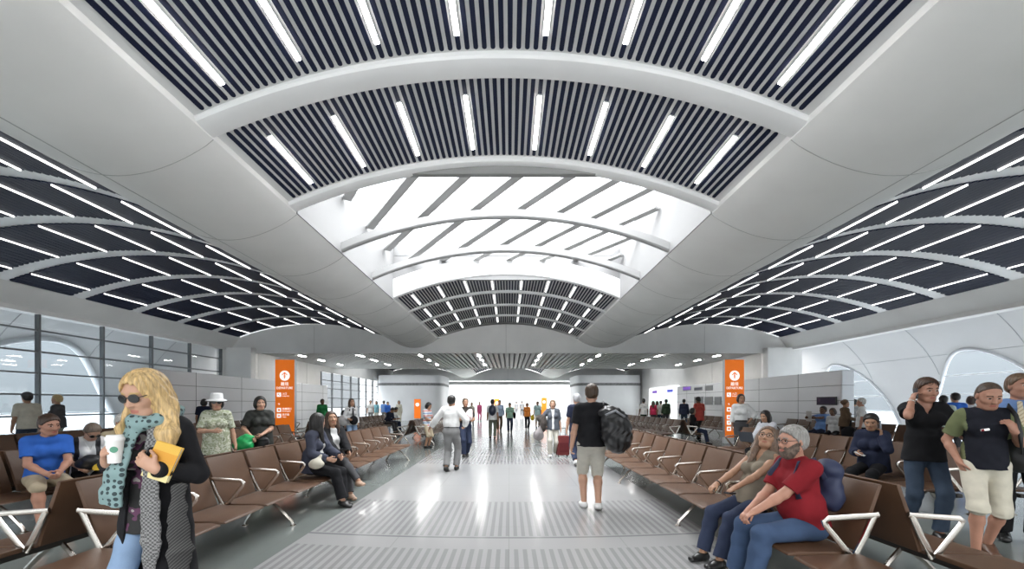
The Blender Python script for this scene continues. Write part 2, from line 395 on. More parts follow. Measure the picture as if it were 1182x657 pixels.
def person(label, loc, face, fig, h=.008, skin='fair', top=None, under=None, bottom=None, shoes=None, hair=None, extras=(), group=None, beard=None, bare_legs=True):
    """face: world direction (x, y) the figure looks along. top/under: dict(mat, sleeve, hem, off, open, loose); bottom: dict(mat, len, off, flare) or dict(skirt=...); hair: dict(style, col)"""
    yaw = math.atan2(face[1], face[0]) - PI / 2
    root = empty('person', loc, yaw); tag(root, label, 'person', group)
    k = fig.k; far = h > .0125
    # body
    pr = []
    pr += fig.torso(); neck = (p_cone(fig.N - fig.tz * .03 * k, fig.HC - fig.HZ * .06 * fig.hs - fig.HY * .02 * fig.hs, .054 * k * (.85 if fig.fem else 1), .050 * k * (.85 if fig.fem else 1)), .03)
    pr.append(neck)
    for sd in (1, -1): pr += fig.arm(sd); pr += fig.leg(sd); pr += (fig.foot(sd) if not shoes else [])
    hp, sock, eyes = fig.headp(); pr += hp
    for sd in (1, -1): pr += fig.hand(sd)
    f = field_for([(p, kk) for p, kk in pr], h)
    mats = [skin_mat(skin)]; fn = None
    if not far:
        for p, kk in sock: f.put(p, kk * fig.hs, 's')
        for p, kk in eyes: f.put(p, .002)
        lip = mat('lips ' + skin, tuple(np.array(SKINS[skin]) * (.85, .55, .60)), .4); white = mat('eye white', (.55, .53, .50), .25); iris = mat('iris', (.03, .02, .015), .2)
        brow = mat('brow ' + str(hair['col'] if hair else 0), hair['col'] if hair else (.1, .07, .05), .8); mats += [lip, white, iris, brow]
        if beard: mats.append(mat('beard ' + beard[0], beard[1], .9, noise=.5, nscale=40, bump=.8, bscale=220))
        def fn(c):
            q = (c - fig.HC) / fig.hs; x, y, z = q @ fig.HX, q @ fig.HY, q @ fig.HZ; m = np.zeros(len(c), int); fr = y > .05
            m[fr & ((x / .024) ** 2 + ((z + .067) / .0105) ** 2 < 1) & (y > .072)] = 1
            ex = np.abs(np.abs(x) - .031); ee = fr & ((ex / .0135) ** 2 + ((z - .006) / .0066) ** 2 < 1)
            m[ee] = 2; m[ee & ((ex / .0085) ** 2 + ((z - .006) / .0085) ** 2 < 1)] = 3
            m[fr & (np.abs(z - .030 + (np.abs(x) - .03) ** 2 * 14) < .0045) & (np.abs(x) > .012) & (np.abs(x) < .052)] = 4
            if beard: m[(m < 1) & (y > .0 + np.maximum(0, -.06 - z) * .45) & (z < -.004 - .46 * np.maximum(y, 0) + .004 * np.sin(x * 160)) & (z > -.17) & (np.abs(x) < .09)] = 5
            return m
        if beard and beard[2]:
            F = (fig.HX, fig.HY, fig.HZ)
            f.put(p_ell(fig.at((0, .055, -.092)), F, np.array((.052, .045, .048)) * fig.hs), .03)
    field_obj(f, 'body', mats, root, fn)
    # garments
    def garment(d, name):
        off = d.get('off', .014); hem = d.get('hem', .08); lo_ = d.get('loose', .5)
        if far: off = max(off, .016)
        long_ = hem > .25
        dn = -fig.tz if not long_ or fig.P[2] < .8 * k else nrm(-fig.tz * .4 + V(0, 0, -1))
        hr = (.152 if fig.fem else .146) * fig.b * k + off
        g = fig.torso(off, lo_)
        if d.get('tuck'):
            end, en = fig.P + fig.tz * .085 * k, -fig.tz
        else:
            end, en = fig.P + dn * hem * k, dn if not long_ else V(0, 0, -1)
            g.append((p_cone(fig.P + fig.tz * .14 * k, fig.P + dn * (hem + .04) * k, hr - (.012 if lo_ < .3 else .0) + .014, hr + .038 + d.get('flare', .0), fig.hx, .80), .03))
        if d.get('collar'): g.append((p_cone(fig.N - fig.tz * .02 * k, fig.N + fig.tz * .040 * k - fig.ty * .008 * k, .068 * k, .062 * k, cut=True), .012))
        slv = []
        sl = d.get('sleeve', .42)
        if sl > 0:
            for sd in (1, -1): slv += fig.arm(sd, off + d.get('sloose', .004), sl, d.get('staper', .006))
        lo = np.min([p[0] for p, q in g + slv], 0) - 3 * h; hi = np.max([p[1] for p, q in g + slv], 0) + 3 * h
        f = Field(lo, hi, h)
        for p, q in g: f.put(p, max(q, 1e-3))
        f.cut(end, en)
        X = f.ax[0][:, None, None] - fig.N[0]; Y = f.ax[1][None, :, None] - fig.N[1]; Z = f.ax[2][None, None, :] - fig.N[2]
        tr = lambda a: X * a[0] + Y * a[1] + Z * a[2]
        cx, cy, cz = tr(fig.tx), tr(fig.ty), tr(fig.tz)
        def cutout(w):   # remove the front where |cx| < w(cz)
            f.g = np.maximum(f.g, -np.maximum(np.abs(cx) - w, -(cy - .0))).astype(np.float32)
        if sl <= 0:
            for sd in (1, -1): f.put(p_cone(fig.sh[sd] + fig.tx * sd * .055 * k + fig.tz * .05 * k, fig.sh[sd] + fig.tx * sd * .05 * k - fig.tz * .10 * k, .06 * k, .05 * k), .004, 's')
        for p, q in slv: f.put(p, max(q, 1e-3))
        f.put(p_cone(fig.N + fig.tz * .016 * k, fig.N + fig.tz * .12 * k + fig.ty * .03 * k, .056 * k, .08 * k), .004, 's')
        sleeves_keep = None
        if d.get('v') or d.get('open'):
            f2 = Field(lo, hi, h)
            for p, q in slv[(1 if True else 0):] if False else [x for x in slv]: f2.put(p, max(q, 1e-3))
            keep = f2.g + 0.0
            if d.get('v'): cutout(np.maximum(-.01, .052 * k * (1 + cz / (d['v'] * k))) * (cz < .05))
            if d.get('open'): cutout(d['open'] * k * np.clip(.75 - cz * .35 / k, .5, 1.6))
            f.g = np.minimum(f.g, np.where(np.abs(cx) > .115 * k, keep, np.where(cy > .10 * k, keep, 1.0))).astype(np.float32)
        if not far and d.get('wr', 1): f.wrinkle(.0028 * d.get('wr', 1), 1.0, random.random() * 6)
        return field_obj(f, name, d['mat'], root, d.get('fn') and (lambda c: d['fn'](c, fig)))
    if under: garment(under, under.get('name', 'shirt'))
    if bottom:
        off = bottom.get('off', .012); off = max(off, .014) if far else off
        hr = (.152 if fig.fem else .146) * fig.b * k
        tz = fig.tz if fig.P[2] > .8 * k else nrm(fig.tz * .5 + V(0, 0, .5))
        wz = bottom.get('waist', .10)
        g = [(p_cone(fig.P - tz * .02 * k, fig.P + tz * wz * k, hr + off, (hr * .93) + off, fig.hx, .72, cut=True), .04)]
        if 'skirt' in bottom:
            L = bottom['skirt']; kn = (fig.kn[1] + fig.kn[-1]) / 2; mid = (fig.hip[1] + fig.hip[-1]) / 2; e = mid + (kn - mid) * L
            g.append((p_cone(mid, e, hr + off, hr + off + .02, fig.hx, .8, cut=True), .05))
        else:
            for sd in (1, -1): g += fig.leg(sd, off, bottom.get('len', .97), bottom.get('flare', .012))
            g.append((p_ell((fig.hip[1] + fig.hip[-1]) / 2, (fig.hx, fig.hy, V(0, 0, 1)), np.array((.15, .10, .085)) * k * fig.b + off), .05))
        f = field_for(g, h); f.cut(fig.P + tz * wz * k, tz)
        if not far: f.wrinkle(.0028, .9, random.random() * 6)
        field_obj(f, bottom.get('name', 'trousers'), bottom['mat'], root, None)
    if top: garment(top, top.get('name', 'shirt'))
    if shoes:
        for sd in (1, -1):
            f = field_for(fig.foot(sd, .009), min(h, .011)); yaw_, pit = fig.toe[sd]; fz = rotm(-pit, yaw_, 0)[:, 2]
            f.cut(fig.an[sd] - fz * .082 * k, -fz); f.cut(fig.an[sd] + fz * shoes.get('top', .0) * k, fz)
            sm = [shoes['mat'], shoes.get('sole', shoes['mat'])]
            field_obj(f, 'shoe', sm, root, lambda c: (((c - fig.an[sd]) @ fz) < -.062 * k).astype(int))
    if hair: hair_obj(fig, hair, h, root)
    for e in extras: e(fig, root, h)
    root['_'] = 0; del root['_']
    FIGS[root.name] = fig
    return root, fig
FIGS = {}
def world(root, p):
    """a point of a figure's frame in the room"""
    yaw = root.rotation_euler[2]; c, s_ = math.cos(yaw), math.sin(yaw)
    return V(root.location[0] + c * p[0] - s_ * p[1], root.location[1] + s_ * p[0] + c * p[1], root.location[2] + p[2])
def hair_obj(fig, hair, h, root):
    F = (fig.HX, fig.HY, fig.HZ); hs = fig.hs; st = hair['style']; h = min(h, .012); t = hair.get('t', .012)
    e = lambda c, r: p_ell(fig.at(c), F, np.array(r) * hs); c = lambda a, b, r1, r2, **kw: p_cone(fig.at(a), fig.at(b), r1 * hs, r2 * hs, **kw)
    pr = [(e((0, -.014, .030), (.075 + t, .093 + t, .087 + t)), .02)]
    if st in ('short', 'crop', 'thin'): pr.append((e((0, -.045, -.02), (.068 + t * .6, .058 + t * .6, .062)), .03))
    if st == 'bob': pr += [(e((0, -.03, -.03), (.086 + t, .080 + t, .095)), .03)]
    if st in ('long', 'verylong'):
        L = -.30 if st == 'long' else -.36
        pr += [(e((0, -.035, -.04), (.080 + t, .072 + t, .10)), .03), (p_cone(fig.at((0, -.06, -.05)), fig.at((0, -.07, -.10)) + (-fig.tz * .14 - fig.ty * .02) * hs, .075 * hs, .085 * hs, fig.HX, .55), .04)]
        for sx in ((-1, 1) if not hair.get('one') else (1,)):
            pr.append((p_cone(fig.at((sx * .070, -.005, .0)), fig.at((sx * .075, .0, -.14)) + fig.ty * .01, .032 * hs, .038 * hs), .03))
            pr.append((p_cone(fig.at((sx * .075, .0, -.14)), fig.at((sx * .085, .02, -.14)) + (-fig.tz * (-L - .14) + fig.ty * .035) * hs, .036 * hs, .020 * hs), .03))
    for (a_, b_, r1_, r2_) in hair.get('locks', ()): pr.append((p_cone(fig.N + V(*a_), fig.N + V(*b_), r1_, r2_, V(1, .3, 0), .6), .04))
    if st == 'pony': pr += [(e((0, -.10, .02), (.03, .04, .035)), .02), (c((0, -.12, .01), (0, -.13, -.14), .03, .012), .02)]
    if st == 'bun': pr += [(e((0, -.10, .04), (.045, .04, .045)), .015)]
    f = field_for(pr, h)
    thr = hair.get('thr', .012); n = nrm(fig.HY * .80 - fig.HZ * .60)
    if st in ('short', 'crop', 'thin', 'pony', 'bun'):
        f.cut(fig.HC + n * thr * hs, n)
        f.cut(fig.at((0, 0, -.075)), -fig.HZ)
    else:
        # opening for the face
        f.put(p_cone(fig.at((0, .075, .015)), fig.at((0, .105, -.13)), .058 * hs, .060 * hs, fig.HX, 1.1), .01, 's')
        f.put(p_ell(fig.at((0, .13, -.03)), F, np.array((.062, .085, .085)) * hs), .01, 's')
    if h < .0125:
        x, y, z = f.ax[0][:, None, None], f.ax[1][None, :, None], f.ax[2][None, None, :]
        px, py, pz = x - fig.HC[0], y - fig.HC[1], z - fig.HC[2]
        ang = np.arctan2(px * fig.HX[0] + py * fig.HX[1] + pz * fig.HX[2], -(px * fig.HY[0] + py * fig.HY[1] + pz * fig.HY[2]))
        zz = px * fig.HZ[0] + py * fig.HZ[1] + pz * fig.HZ[2]
        f.g = f.g + (hair.get('amp', .0025) * np.sin(ang * 19 + zz * 9 + 1.2 * np.sin(zz * 23)) ).astype(np.float32)
    cn = '%.2f %.2f %.2f' % tuple(hair['col'])
    m = mat('hair ' + cn, hair['col'], .42, spec=.5, noise=.42, nscale=90, bump=.35, bscale=120, squash=(1, 1, .10))
    field_obj(f, 'hair', m, root)
# extras: wearable pieces --------------------------------------------------
def glasses(dark=True, up=False, name=None):
    def fn(fig, root, h):
        mb = MB(); A = lambda p: fig.at(p); zo = .075 if up else .0; yo = -.02 if up else 0
        lens = mat('dark lens', (.01, .01, .012), .1) if dark else mat('clear lens', (.75, .78, .8), .05, spec=.8)
        fr = mat('spectacle rim', (.02, .018, .016) if dark else (.25, .22, .2), .3)
        for sx in (-1, 1):
            ring = [A((sx * .033 + .024 * math.cos(t), .098 + yo - abs(.024 * math.cos(t) * sx + .033) * .18, .004 + zo + .020 * math.sin(t))) for t in np.linspace(0, 2 * PI, 17)]
            mb.tube(ring, .0022 * (1.6 if dark else 1), 5, m=0)
            if dark: 
                n0 = len(mb.v); mb.add(ring[:-1], [tuple(range(16))], 1); mb.add([np.array(p) + fig.HY * .003 for p in ring[:-1]], [tuple(range(15, -1, -1))], 1)
            mb.tube([A((sx * .057, .088 + yo, .008 + zo)), A((sx * .080, .0 + yo, .008 + zo * .8))], .0025, 5)
        mb.tube([A((-.010, .097 + yo, .010 + zo)), A((.010, .097 + yo, .010 + zo))], .0022, 5)
        mb.build(name or ('sunglasses' if dark else 'spectacles'), [fr, lens], root, smooth=True)
    return fn
def belt(m):
    def fn(fig, root, h):
        k = fig.k; n = 28; r = (.146 * fig.b * k) * .95 + .016; c = fig.P + fig.tz * .085 * k; mb = MB(); up = fig.tz; rows = []
        for o, z in ((.0, -.016), (.006, -.016), (.006, .016), (.0, .016)):
            rows.append([c + fig.hx * (r + o) * math.cos(t) + fig.hy * (r * .74 + o) * math.sin(t) + up * z for t in np.linspace(0, 2 * PI, n)])
        mb.grid(rows); mb.build('belt', m, root, smooth=True)
    return fn
def cap(m, brim=True):
    def fn(fig, root, h):
        F = (fig.HX, fig.HY, fig.HZ); hs = fig.hs
        pr = [(p_ell(fig.at((0, -.012, .045)), F, np.array((.090, .108, .088)) * hs), .01)]
        if brim: pr.append((p_cone(fig.at((0, .075, .045)), fig.at((0, .14, .034)), .066 * hs, .050 * hs, fig.HX, .14), .006))
        f = field_for(pr, min(h, .008)); f.cut(fig.at((0, 0, .032)), -fig.HZ)
        field_obj(f, 'cap', m, root)
    return fn
def sunhat(m, band):
    def fn(fig, root, h):
        mb = MB(); prof = [(.150, .022), (.154, .016), (.150, .026), (.100, .046), (.094, .060), (.088, .125), (.076, .142), (.0, .146)]
        M = np.stack([fig.HX, fig.HY, fig.HZ], 1)
        mb.lathe([(r, z) for r, z in prof], 32, cap=False)
        mb.v = [tuple(fig.HC + M @ (np.array((v[0] * .95, v[1] * 1.05 - .01, v[2] + .010)) * fig.hs)) for v in mb.v]
        o = mb.build('sun_hat', m, root, smooth=True)
        b2 = MB(); b2.lathe([(.155, .014), (.152, .020), (.12, .030), (.1, .028), (.155, .012)], 32, cap=False)
        b2.v = [tuple(fig.HC + M @ (np.array((v[0] * .95, v[1] * 1.05 - .01, v[2] + .006)) * fig.hs)) for v in b2.v]
        b2.build('hat_brim', band, o, smooth=True)
    return fn
def strap(pts, m, r=.012, name='strap'):
    """pts: function of fig -> list of points"""
    def fn(fig, root, h):
        mb = MB(); mb.tube(pts(fig), r, 6, flat=.35, up=fig.ty); mb.build(name, m, root, smooth=True)
    return fn
def watch(m, sd=1):
    def fn(fig, root, h):
        w = fig.wr[sd]; d = nrm(fig.wr[sd] - fig.el[sd]); p = w - d * .02; mb = MB(); u = nrm(np.cross(d, (0, 0, 1))); v = np.cross(u, d); r = .031 * fig.k
        mb.tube([p + u * r * math.cos(t) + v * r * math.sin(t) for t in np.linspace(0, 2 * PI, 15)], .006, 6); mb.build('wristwatch', m, root, smooth=True)
    return fn
# ------------------------------------------------------------------ the hall: x across, y away from the viewer, z up; metres
F = 470.0; VX, VY = 588.0, 466.0; EYE = 1.45
def floor_pt(px, y): return V((px - VX) / F * y, y, 0)
BAY0, BAY = 4.35, 1.76            # first rib, rib spacing
RIBS = [BAY0 + BAY * i for i in range(-3, 8)]
Y_BULK, Y_SOFF, Y_END2, Y_BACK = 18.3, 26.6, 40.0, 54.0
XC0, XCL, ZC, HC_ = -.08, 3.15, 4.35, .67        # middle vault
XSC, XSL, ZS, HS_ = 8.77, 3.33, 4.42, .60        # side vaults
XW, XI, ZSOF = 12.6, 11.4, 3.72
concrete = mat('pale concrete', (.78, .775, .76), .62, spec=.3, noise=.05, nscale=.9)
white_wall = mat('white plaster', (.86, .85, .83), .7, noise=.03, nscale=1.5)
rib_m = mat('satin white rib', (.86, .86, .86), .42, noise=.03, nscale=2)
grey_panel = mat('grey ceiling metal', (.72, .72, .72), .5)
navy = mat('navy slat', (.008, .012, .035), .6, spec=.2)
alu = mat('brushed aluminium panel', (.80, .81, .83), .42, metal=.15, noise=.05, nscale=.7)
steel = mat('window steel', (.17, .18, .19), .45, metal=.3)
chrome = mat('polished chrome', (.74, .69, .63), .22, metal=1.0)
leather = mat('brown leather', (.092, .048, .027), .45, spec=.40, noise=.10, nscale=5, bump=.12, bscale=240)
leather_edge = mat('dark seat edge', (.035, .018, .012), .5)
lamp_m = mat('lit lamp diffuser', (1.0, .98, .95), .5, emit=9.0); lamp_soft = mat('lit soffit diffuser', (1.0, .98, .95), .5, emit=30.0); lamp_thin = mat('lit thin lamp diffuser', (1.0, .98, .95), .5, emit=1.6)

def glass_mat(name, tint=(1, 1, 1), refl=.08, milk=0.0):
    m = bpy.data.materials.new(name); m.use_nodes = True; nt = m.node_tree; nt.nodes.clear()
    out = nt.nodes.new('ShaderNodeOutputMaterial'); tr = nt.nodes.new('ShaderNodeBsdfTransparent'); tr.inputs[0].default_value = (*tint, 1)
    gl = nt.nodes.new('ShaderNodeBsdfGlossy'); gl.inputs['Roughness'].default_value = .03
    lw = nt.nodes.new('ShaderNodeLayerWeight'); pw = nt.nodes.new('ShaderNodeMath'); pw.operation = 'POWER'; pw.inputs[1].default_value = 5; nt.links.new(lw.outputs['Facing'], pw.inputs[0]); fr = nt.nodes.new('ShaderNodeMath'); fr.operation = 'MULTIPLY_ADD'; fr.inputs[1].default_value = .6; fr.inputs[2].default_value = .03; nt.links.new(pw.outputs[0], fr.inputs[0])
    mx = nt.nodes.new('ShaderNodeMixShader'); nt.links.new(fr.outputs[0], mx.inputs[0]); nt.links.new(tr.outputs[0], mx.inputs[1]); nt.links.new(gl.outputs[0], mx.inputs[2])
    last = mx
    if milk:
        df = nt.nodes.new('ShaderNodeBsdfTranslucent'); df.inputs[0].default_value = (.9, .92, .95, 1)
        m2 = nt.nodes.new('ShaderNodeMixShader'); m2.inputs[0].default_value = milk
        nt.links.new(mx.outputs[0], m2.inputs[1]); nt.links.new(df.outputs[0], m2.inputs[2]); last = m2
    nt.links.new(last.outputs[0], out.inputs[0]); return m
glass = glass_mat('window glass', (.93, .945, .95)); arch_glass = glass_mat('bluish arch glass', (.80, .87, .91)); tinted_roof = glass_mat('added tinted roof glass', (.36, .365, .37))
roof_glass = glass_mat('rooflight glass', (.96, .97, .98))

def arc_pt(xc, L, z0, h, a, off=0.0):
    Rr = (L * L + h * h) / (2 * h); return (xc + (Rr + off) * math.sin(a), z0 + h - Rr + (Rr + off) * math.cos(a))
def arc_A(L, h):
    Rr = (L * L + h * h) / (2 * h); return math.asin(L / Rr), Rr
def trough(x0, z0, x1, z1, dip, n=28):
    return [(x0 + (x1 - x0) * t, z0 + (z1 - z0) * t - dip * (math.sin(PI * t) ** .85)) for t in np.linspace(0, 1, n)]

# floor ------------------------------------------------------------
def floor_material():
    m = bpy.data.materials.new('polished stone floor'); m.use_nodes = True; nt = m.node_tree; b = nt.nodes['Principled BSDF']; N = nt.nodes.new; L = nt.links.new
    tc = N('ShaderNodeTexCoord'); sp = N('ShaderNodeSeparateXYZ'); L(tc.outputs['Object'], sp.inputs[0])
    def M(op, a, b_=None, c=None):
        n = N('ShaderNodeMath'); n.operation = op
        for i, v in enumerate((a, b_, c)):
            if v is None: continue
            if isinstance(v, (int, float)): n.inputs[i].default_value = v
            else: L(v, n.inputs[i])
        return n.outputs[0]
    x, y = sp.outputs[0], sp.outputs[1]
    ax = M('ABSOLUTE', x)
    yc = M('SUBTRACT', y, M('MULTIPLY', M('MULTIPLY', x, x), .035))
    # ceiling slats' mirror image painted into the colour as stripes, banded like the bays
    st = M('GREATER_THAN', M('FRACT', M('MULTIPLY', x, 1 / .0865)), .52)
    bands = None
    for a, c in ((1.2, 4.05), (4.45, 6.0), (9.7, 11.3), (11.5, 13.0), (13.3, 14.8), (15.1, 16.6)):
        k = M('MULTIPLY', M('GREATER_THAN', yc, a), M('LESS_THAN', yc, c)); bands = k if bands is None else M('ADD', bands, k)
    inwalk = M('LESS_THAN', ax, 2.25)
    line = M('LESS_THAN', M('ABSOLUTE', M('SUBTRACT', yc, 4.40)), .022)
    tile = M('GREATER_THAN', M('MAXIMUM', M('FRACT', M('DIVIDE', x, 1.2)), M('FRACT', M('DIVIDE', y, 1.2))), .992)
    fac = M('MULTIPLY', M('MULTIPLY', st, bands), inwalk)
    def mix(f, c1, c2):
        n = N('ShaderNodeMix'); n.data_type = 'RGBA'
        L(f, n.inputs[0]) if not isinstance(f, float) else None
        for i, c in ((6, c1), (7, c2)):
            if isinstance(c, tuple): n.inputs[i].default_value = (*c, 1)
            else: L(c, n.inputs[i])
        return n.outputs[2]
    nz = N('ShaderNodeTexNoise'); nz.inputs['Scale'].default_value = .8; nz.inputs['Detail'].default_value = 5; L(tc.outputs['Object'], nz.inputs['Vector'])
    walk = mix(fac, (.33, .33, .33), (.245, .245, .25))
    side = mix(nz.outputs['Fac'], (.150, .170, .160), (.205, .225, .215))
    col = mix(M('SMOOTHSTEP' if False else 'MULTIPLY', M('GREATER_THAN', ax, 11.7), 1.0), mix(inwalk, side, walk), (.55, .55, .55))  # outermost pale strips added to bounce light onto the shells
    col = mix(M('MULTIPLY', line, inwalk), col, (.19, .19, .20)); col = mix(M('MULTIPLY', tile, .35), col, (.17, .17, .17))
    L(col, b.inputs['Base Color']); b.inputs['Specular IOR Level'].default_value = .6
    r = N('ShaderNodeMapRange'); r.inputs[3].default_value = .10; r.inputs[4].default_value = .24; L(nz.outputs['Fac'], r.inputs[0]); L(r.outputs[0], b.inputs['Roughness'])
    return m
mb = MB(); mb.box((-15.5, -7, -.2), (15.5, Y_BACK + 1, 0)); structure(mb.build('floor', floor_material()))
mb = MB(); mb.box((-90, -60, -.5), (90, 150, -.25)); o = structure(mb.build('ground_outside', mat('apron concrete', (.12, .13, .14), .9, noise=.04, nscale=.1)))

# ceiling shell: troughs between the vaults and edge beams ----------------
def shell(y0, y1, name):
    for sd in (-1, 1):
        mb = MB()
        xe = XC0 + sd * (XCL + .02)
        prof = [(xe, ZC + .75), (xe, ZC + .02)] + trough(xe, ZC, sd * (XSC - XSL), ZS, .43) + [(sd * (XSC - XSL), ZS + .12)]
        ys = [y0] + [r for r in RIBS if y0 < r < y1] + [y1]
        mb.grid([[(x, y, z) for x, z in prof] for y in ys], flip=sd > 0)
        o = mb.build('ceiling_trough', concrete, auto=R(40)); structure(o)
        # joints in the soffit
        jb = MB(); tp = trough(xe, ZC, sd * (XSC - XSL), ZS, .43)
        i = 15; jb.box((tp[i][0] - .006, y0, tp[i][1] - .004), (tp[i][0] + .006, y1, tp[i][1] + .004))
        for r in ys[1:-1]:
            jb.tube([(x, r + .12, z - .001) for x, z in tp], .0045, 4)
        structure(jb.build('ceiling_joint', mat('joint grey', (.42, .42, .41), .8)))
        mb = MB(); xo = sd * (XSC + XSL)
        prof = [(xo, ZS + .12), (xo, ZS), (sd * (XW - .12), 3.95), (sd * (XW - .12), 3.83), (sd * (XW + .25), 3.83), (sd * (XW + .25), 5.2)]
        mb.grid([[(x, y, z) for x, z in prof] for y in (y0, y1)], flip=sd > 0)
        structure(mb.build('ceiling_edge_beam', concrete))
shell(-3.4, Y_BULK, 'near'); shell(Y_SOFF, Y_END2, 'far')
mb = MB(); mb.box((-XW - .4, -3.4, 5.75), (-XSC + XSL + .1, Y_SOFF, 5.9)); mb.box((XSC - XSL - .1, -3.4, 5.75), (XW + .4, Y_SOFF, 5.9)); mb.box((-5.6, -3.4, 5.75), (5.6, 6.0, 5.9)); mb.box((-5.6, 11.5, 5.75), (5.6, Y_SOFF, 5.9)); mb.box((-XW - .4, 33.4, 5.75), (XW + .4, Y_END2, 5.9)); structure(mb.build('roof_slab', concrete))

def slot_row(mb, xc, L, z0, h, y0, y1, pitch, w, th, off, skip_edge=.05, mi=0, seg=5):
    """navy slats with rounded ends hung under a vault sheet"""
    A, Rr = arc_A(L, h); n = int(2 * A * Rr / pitch); out = []
    for i in range(n):
        a = (i + .5 - n / 2) * pitch / Rr
        if abs(a) > A - skip_edge / Rr: continue
        x, z = arc_pt(xc, L, z0, h, a, off); t = (math.cos(a), -math.sin(a)); nn = (math.sin(a), math.cos(a))
        ring = []
        for k in range(seg + 1):
            q = PI * k / seg; ring.append((w / 2 * math.cos(q), y1 - w / 2 + w / 2 * math.sin(q)))
        for k in range(seg + 1):
            q = PI + PI * k / seg; ring.append((w / 2 * math.cos(q), y0 + w / 2 + w / 2 * math.sin(q)))
        m = len(ring)
        vs = [(x + u * t[0] - d * nn[0], y, z + u * t[1] - d * nn[1]) for d in (0, th) for u, y in ring]
        mb.add(vs, [tuple(range(m, 2 * m))[::-1] if False else tuple(range(m, 2 * m))] + [(j, m + j, m + (j + 1) % m, (j + 1) % m) for j in range(m)], mi)
        out.append((a, x, z, t, nn))
    return out
def vault_sheet(xc, L, z0, h, y0, y1, off, name, m, n=48):
    A, Rr = arc_A(L, h); mb = MB()
    mb.grid([[(*[arc_pt(xc, L, z0, h, a, off)[0]], y, arc_pt(xc, L, z0, h, a, off)[1]) for a in np.linspace(-A, A, n)] for y in (y0, y1)], flip=True)
    return structure(mb.build(name, m, smooth=True))
def rib(xc, L, z0, h, y, w, dep, off, m, lip=.0):
    A, Rr = arc_A(L, h); n = 44; mb = MB()
    prof = [(-w / 2, dep), (-w / 2, .035), (-w / 2 + .02, .012), (-w / 2 + .07, 0), (w / 2 - .07, 0), (w / 2 - .02, .012), (w / 2, .035), (w / 2, dep)]
    rows = []
    for a in np.linspace(-A, A, n):
        rows.append([(arc_pt(xc, L, z0, h, a, off + d)[0], y + u, arc_pt(xc, L, z0, h, a, off + d)[1]) for u, d in prof])
    mb.grid(rows)
    return structure(mb.build('ceiling_rib', m, auto=R(35)))
ORD = ['first', 'second', 'third', 'fourth', 'fifth', 'sixth', 'seventh', 'eighth', 'ninth', 'tenth', 'eleventh', 'twelfth']
def strip_lamp(P, t, nn, y0, y1, w, label, group, parts=True, lm=None):
    """lamp along y under the slats at vault point P with tangent t and normal nn"""
    root = empty('ceiling_light', (P[0], (y0 + y1) / 2, P[1])); tag(root, label, 'ceiling light', group)
    hl = (y1 - y0) / 2; c = lambda u, y, d: (u * t[0] - d * nn[0], y, u * t[1] - d * nn[1])
    def bar(u, d0, d1, e):
        vs = [c(-u, -hl + e, d0), (c(u, -hl + e, d0)), c(u, hl - e, d0), c(-u, hl - e, d0), c(-u, -hl + e, d1), c(u, -hl + e, d1), c(u, hl - e, d1), c(-u, hl - e, d1)]
        return vs, [(0, 1, 2, 3), (7, 6, 5, 4), (4, 5, 1, 0), (5, 6, 2, 1), (6, 7, 3, 2), (7, 4, 0, 3)]
    if parts:
        mb = MB(); mb.add(*bar(w * .62, 0, .018, 0)); mb.build('housing', rib_m, root)
    mb = MB(); mb.add(*bar(w * .5, .0, .030, .006)); mb.build('diffuser', lm or lamp_m, root)
    return root
BAYN = ['bay overhead', 'second bay', 'third bay', 'fourth bay', 'fifth bay', 'sixth bay', 'seventh bay', 'eighth bay', 'ninth bay', 'tenth bay']
# middle vault bays: near two slatted, rooflight, far four slatted
mid_bays = [(RIBS[1] + .15, RIBS[2] - .15), (RIBS[2] + .15, RIBS[3] - .15), (RIBS[3] + .15, RIBS[4] - .13)]
far_bays = [(RIBS[i] + .10, RIBS[i + 1] - .10) for i in (7, 8, 9)] + [(RIBS[10] + .10, Y_BULK - .1)]
vault_sheet(XC0, XCL, ZC, HC_, -3.4, RIBS[1] + .16, .075, 'ceiling_panel', grey_panel)
names = {1: 'nearest slatted bay', 2: 'slatted bay before the rooflight'}
for bi, (y0, y1) in enumerate(mid_bays[:3] + far_bays):
    sheet = vault_sheet(XC0, XCL, ZC, HC_, y0 - .16, y1 + .16, .075, 'ceiling_panel', grey_panel)
    mb = MB(); rows = slot_row(mb, XC0, XCL, ZC, HC_, y0 + .03, y1 - .03, .0865, .048, .012, .074)
    structure(mb.build('ceiling_slat', navy, parent=sheet))
    if bi == 0: continue
    n = len(rows); idx = [int(round(n * (q + .5) / 8 - .5)) for q in range(8)]
    for q, i in enumerate(idx):
        a, x, z, t, nn = rows[i]; L = y1 - y0
        where = {1: 'in the slatted bay nearest the viewer', 2: 'in the slatted bay just before the rooflight', 3: 'in the slatted bay just beyond the rooflight'}.get(bi, 'in the %s bay beyond the rooflight' % ORD[bi - 3])
        P = (x - .012 * nn[0], z - .012 * nn[1])
        strip_lamp(P, t, nn, y0 + (.02 if bi == 1 else .26), y1 - .22, .046 if bi < 3 else .036, 'white strip lamp, %s from the left %s' % (ORD[q], where), 'strip lamps of the middle vault', parts=bi < 3, lm=None if bi < 3 else lamp_thin)
for i in (1, 2, 3): rib(XC0, XCL + .05, ZC, HC_, RIBS[i + 0], .30, .12, 0, rib_m)
rib(XC0, XCL + .05, ZC, HC_, RIBS[4], .24, .6, 0, rib_m)
for i in (5, 6): rib(XC0, XCL + .05, ZC, HC_, RIBS[i], .13, .16, 0, mat('grey rib', (.36, .36, .36), .5))
rib(XC0, XCL + .05, ZC, HC_, RIBS[7], .16, .5, 0, rib_m)
for i in (8, 9, 10): rib(XC0, XCL + .05, ZC, HC_, RIBS[i], .14, .12, 0, rib_m)
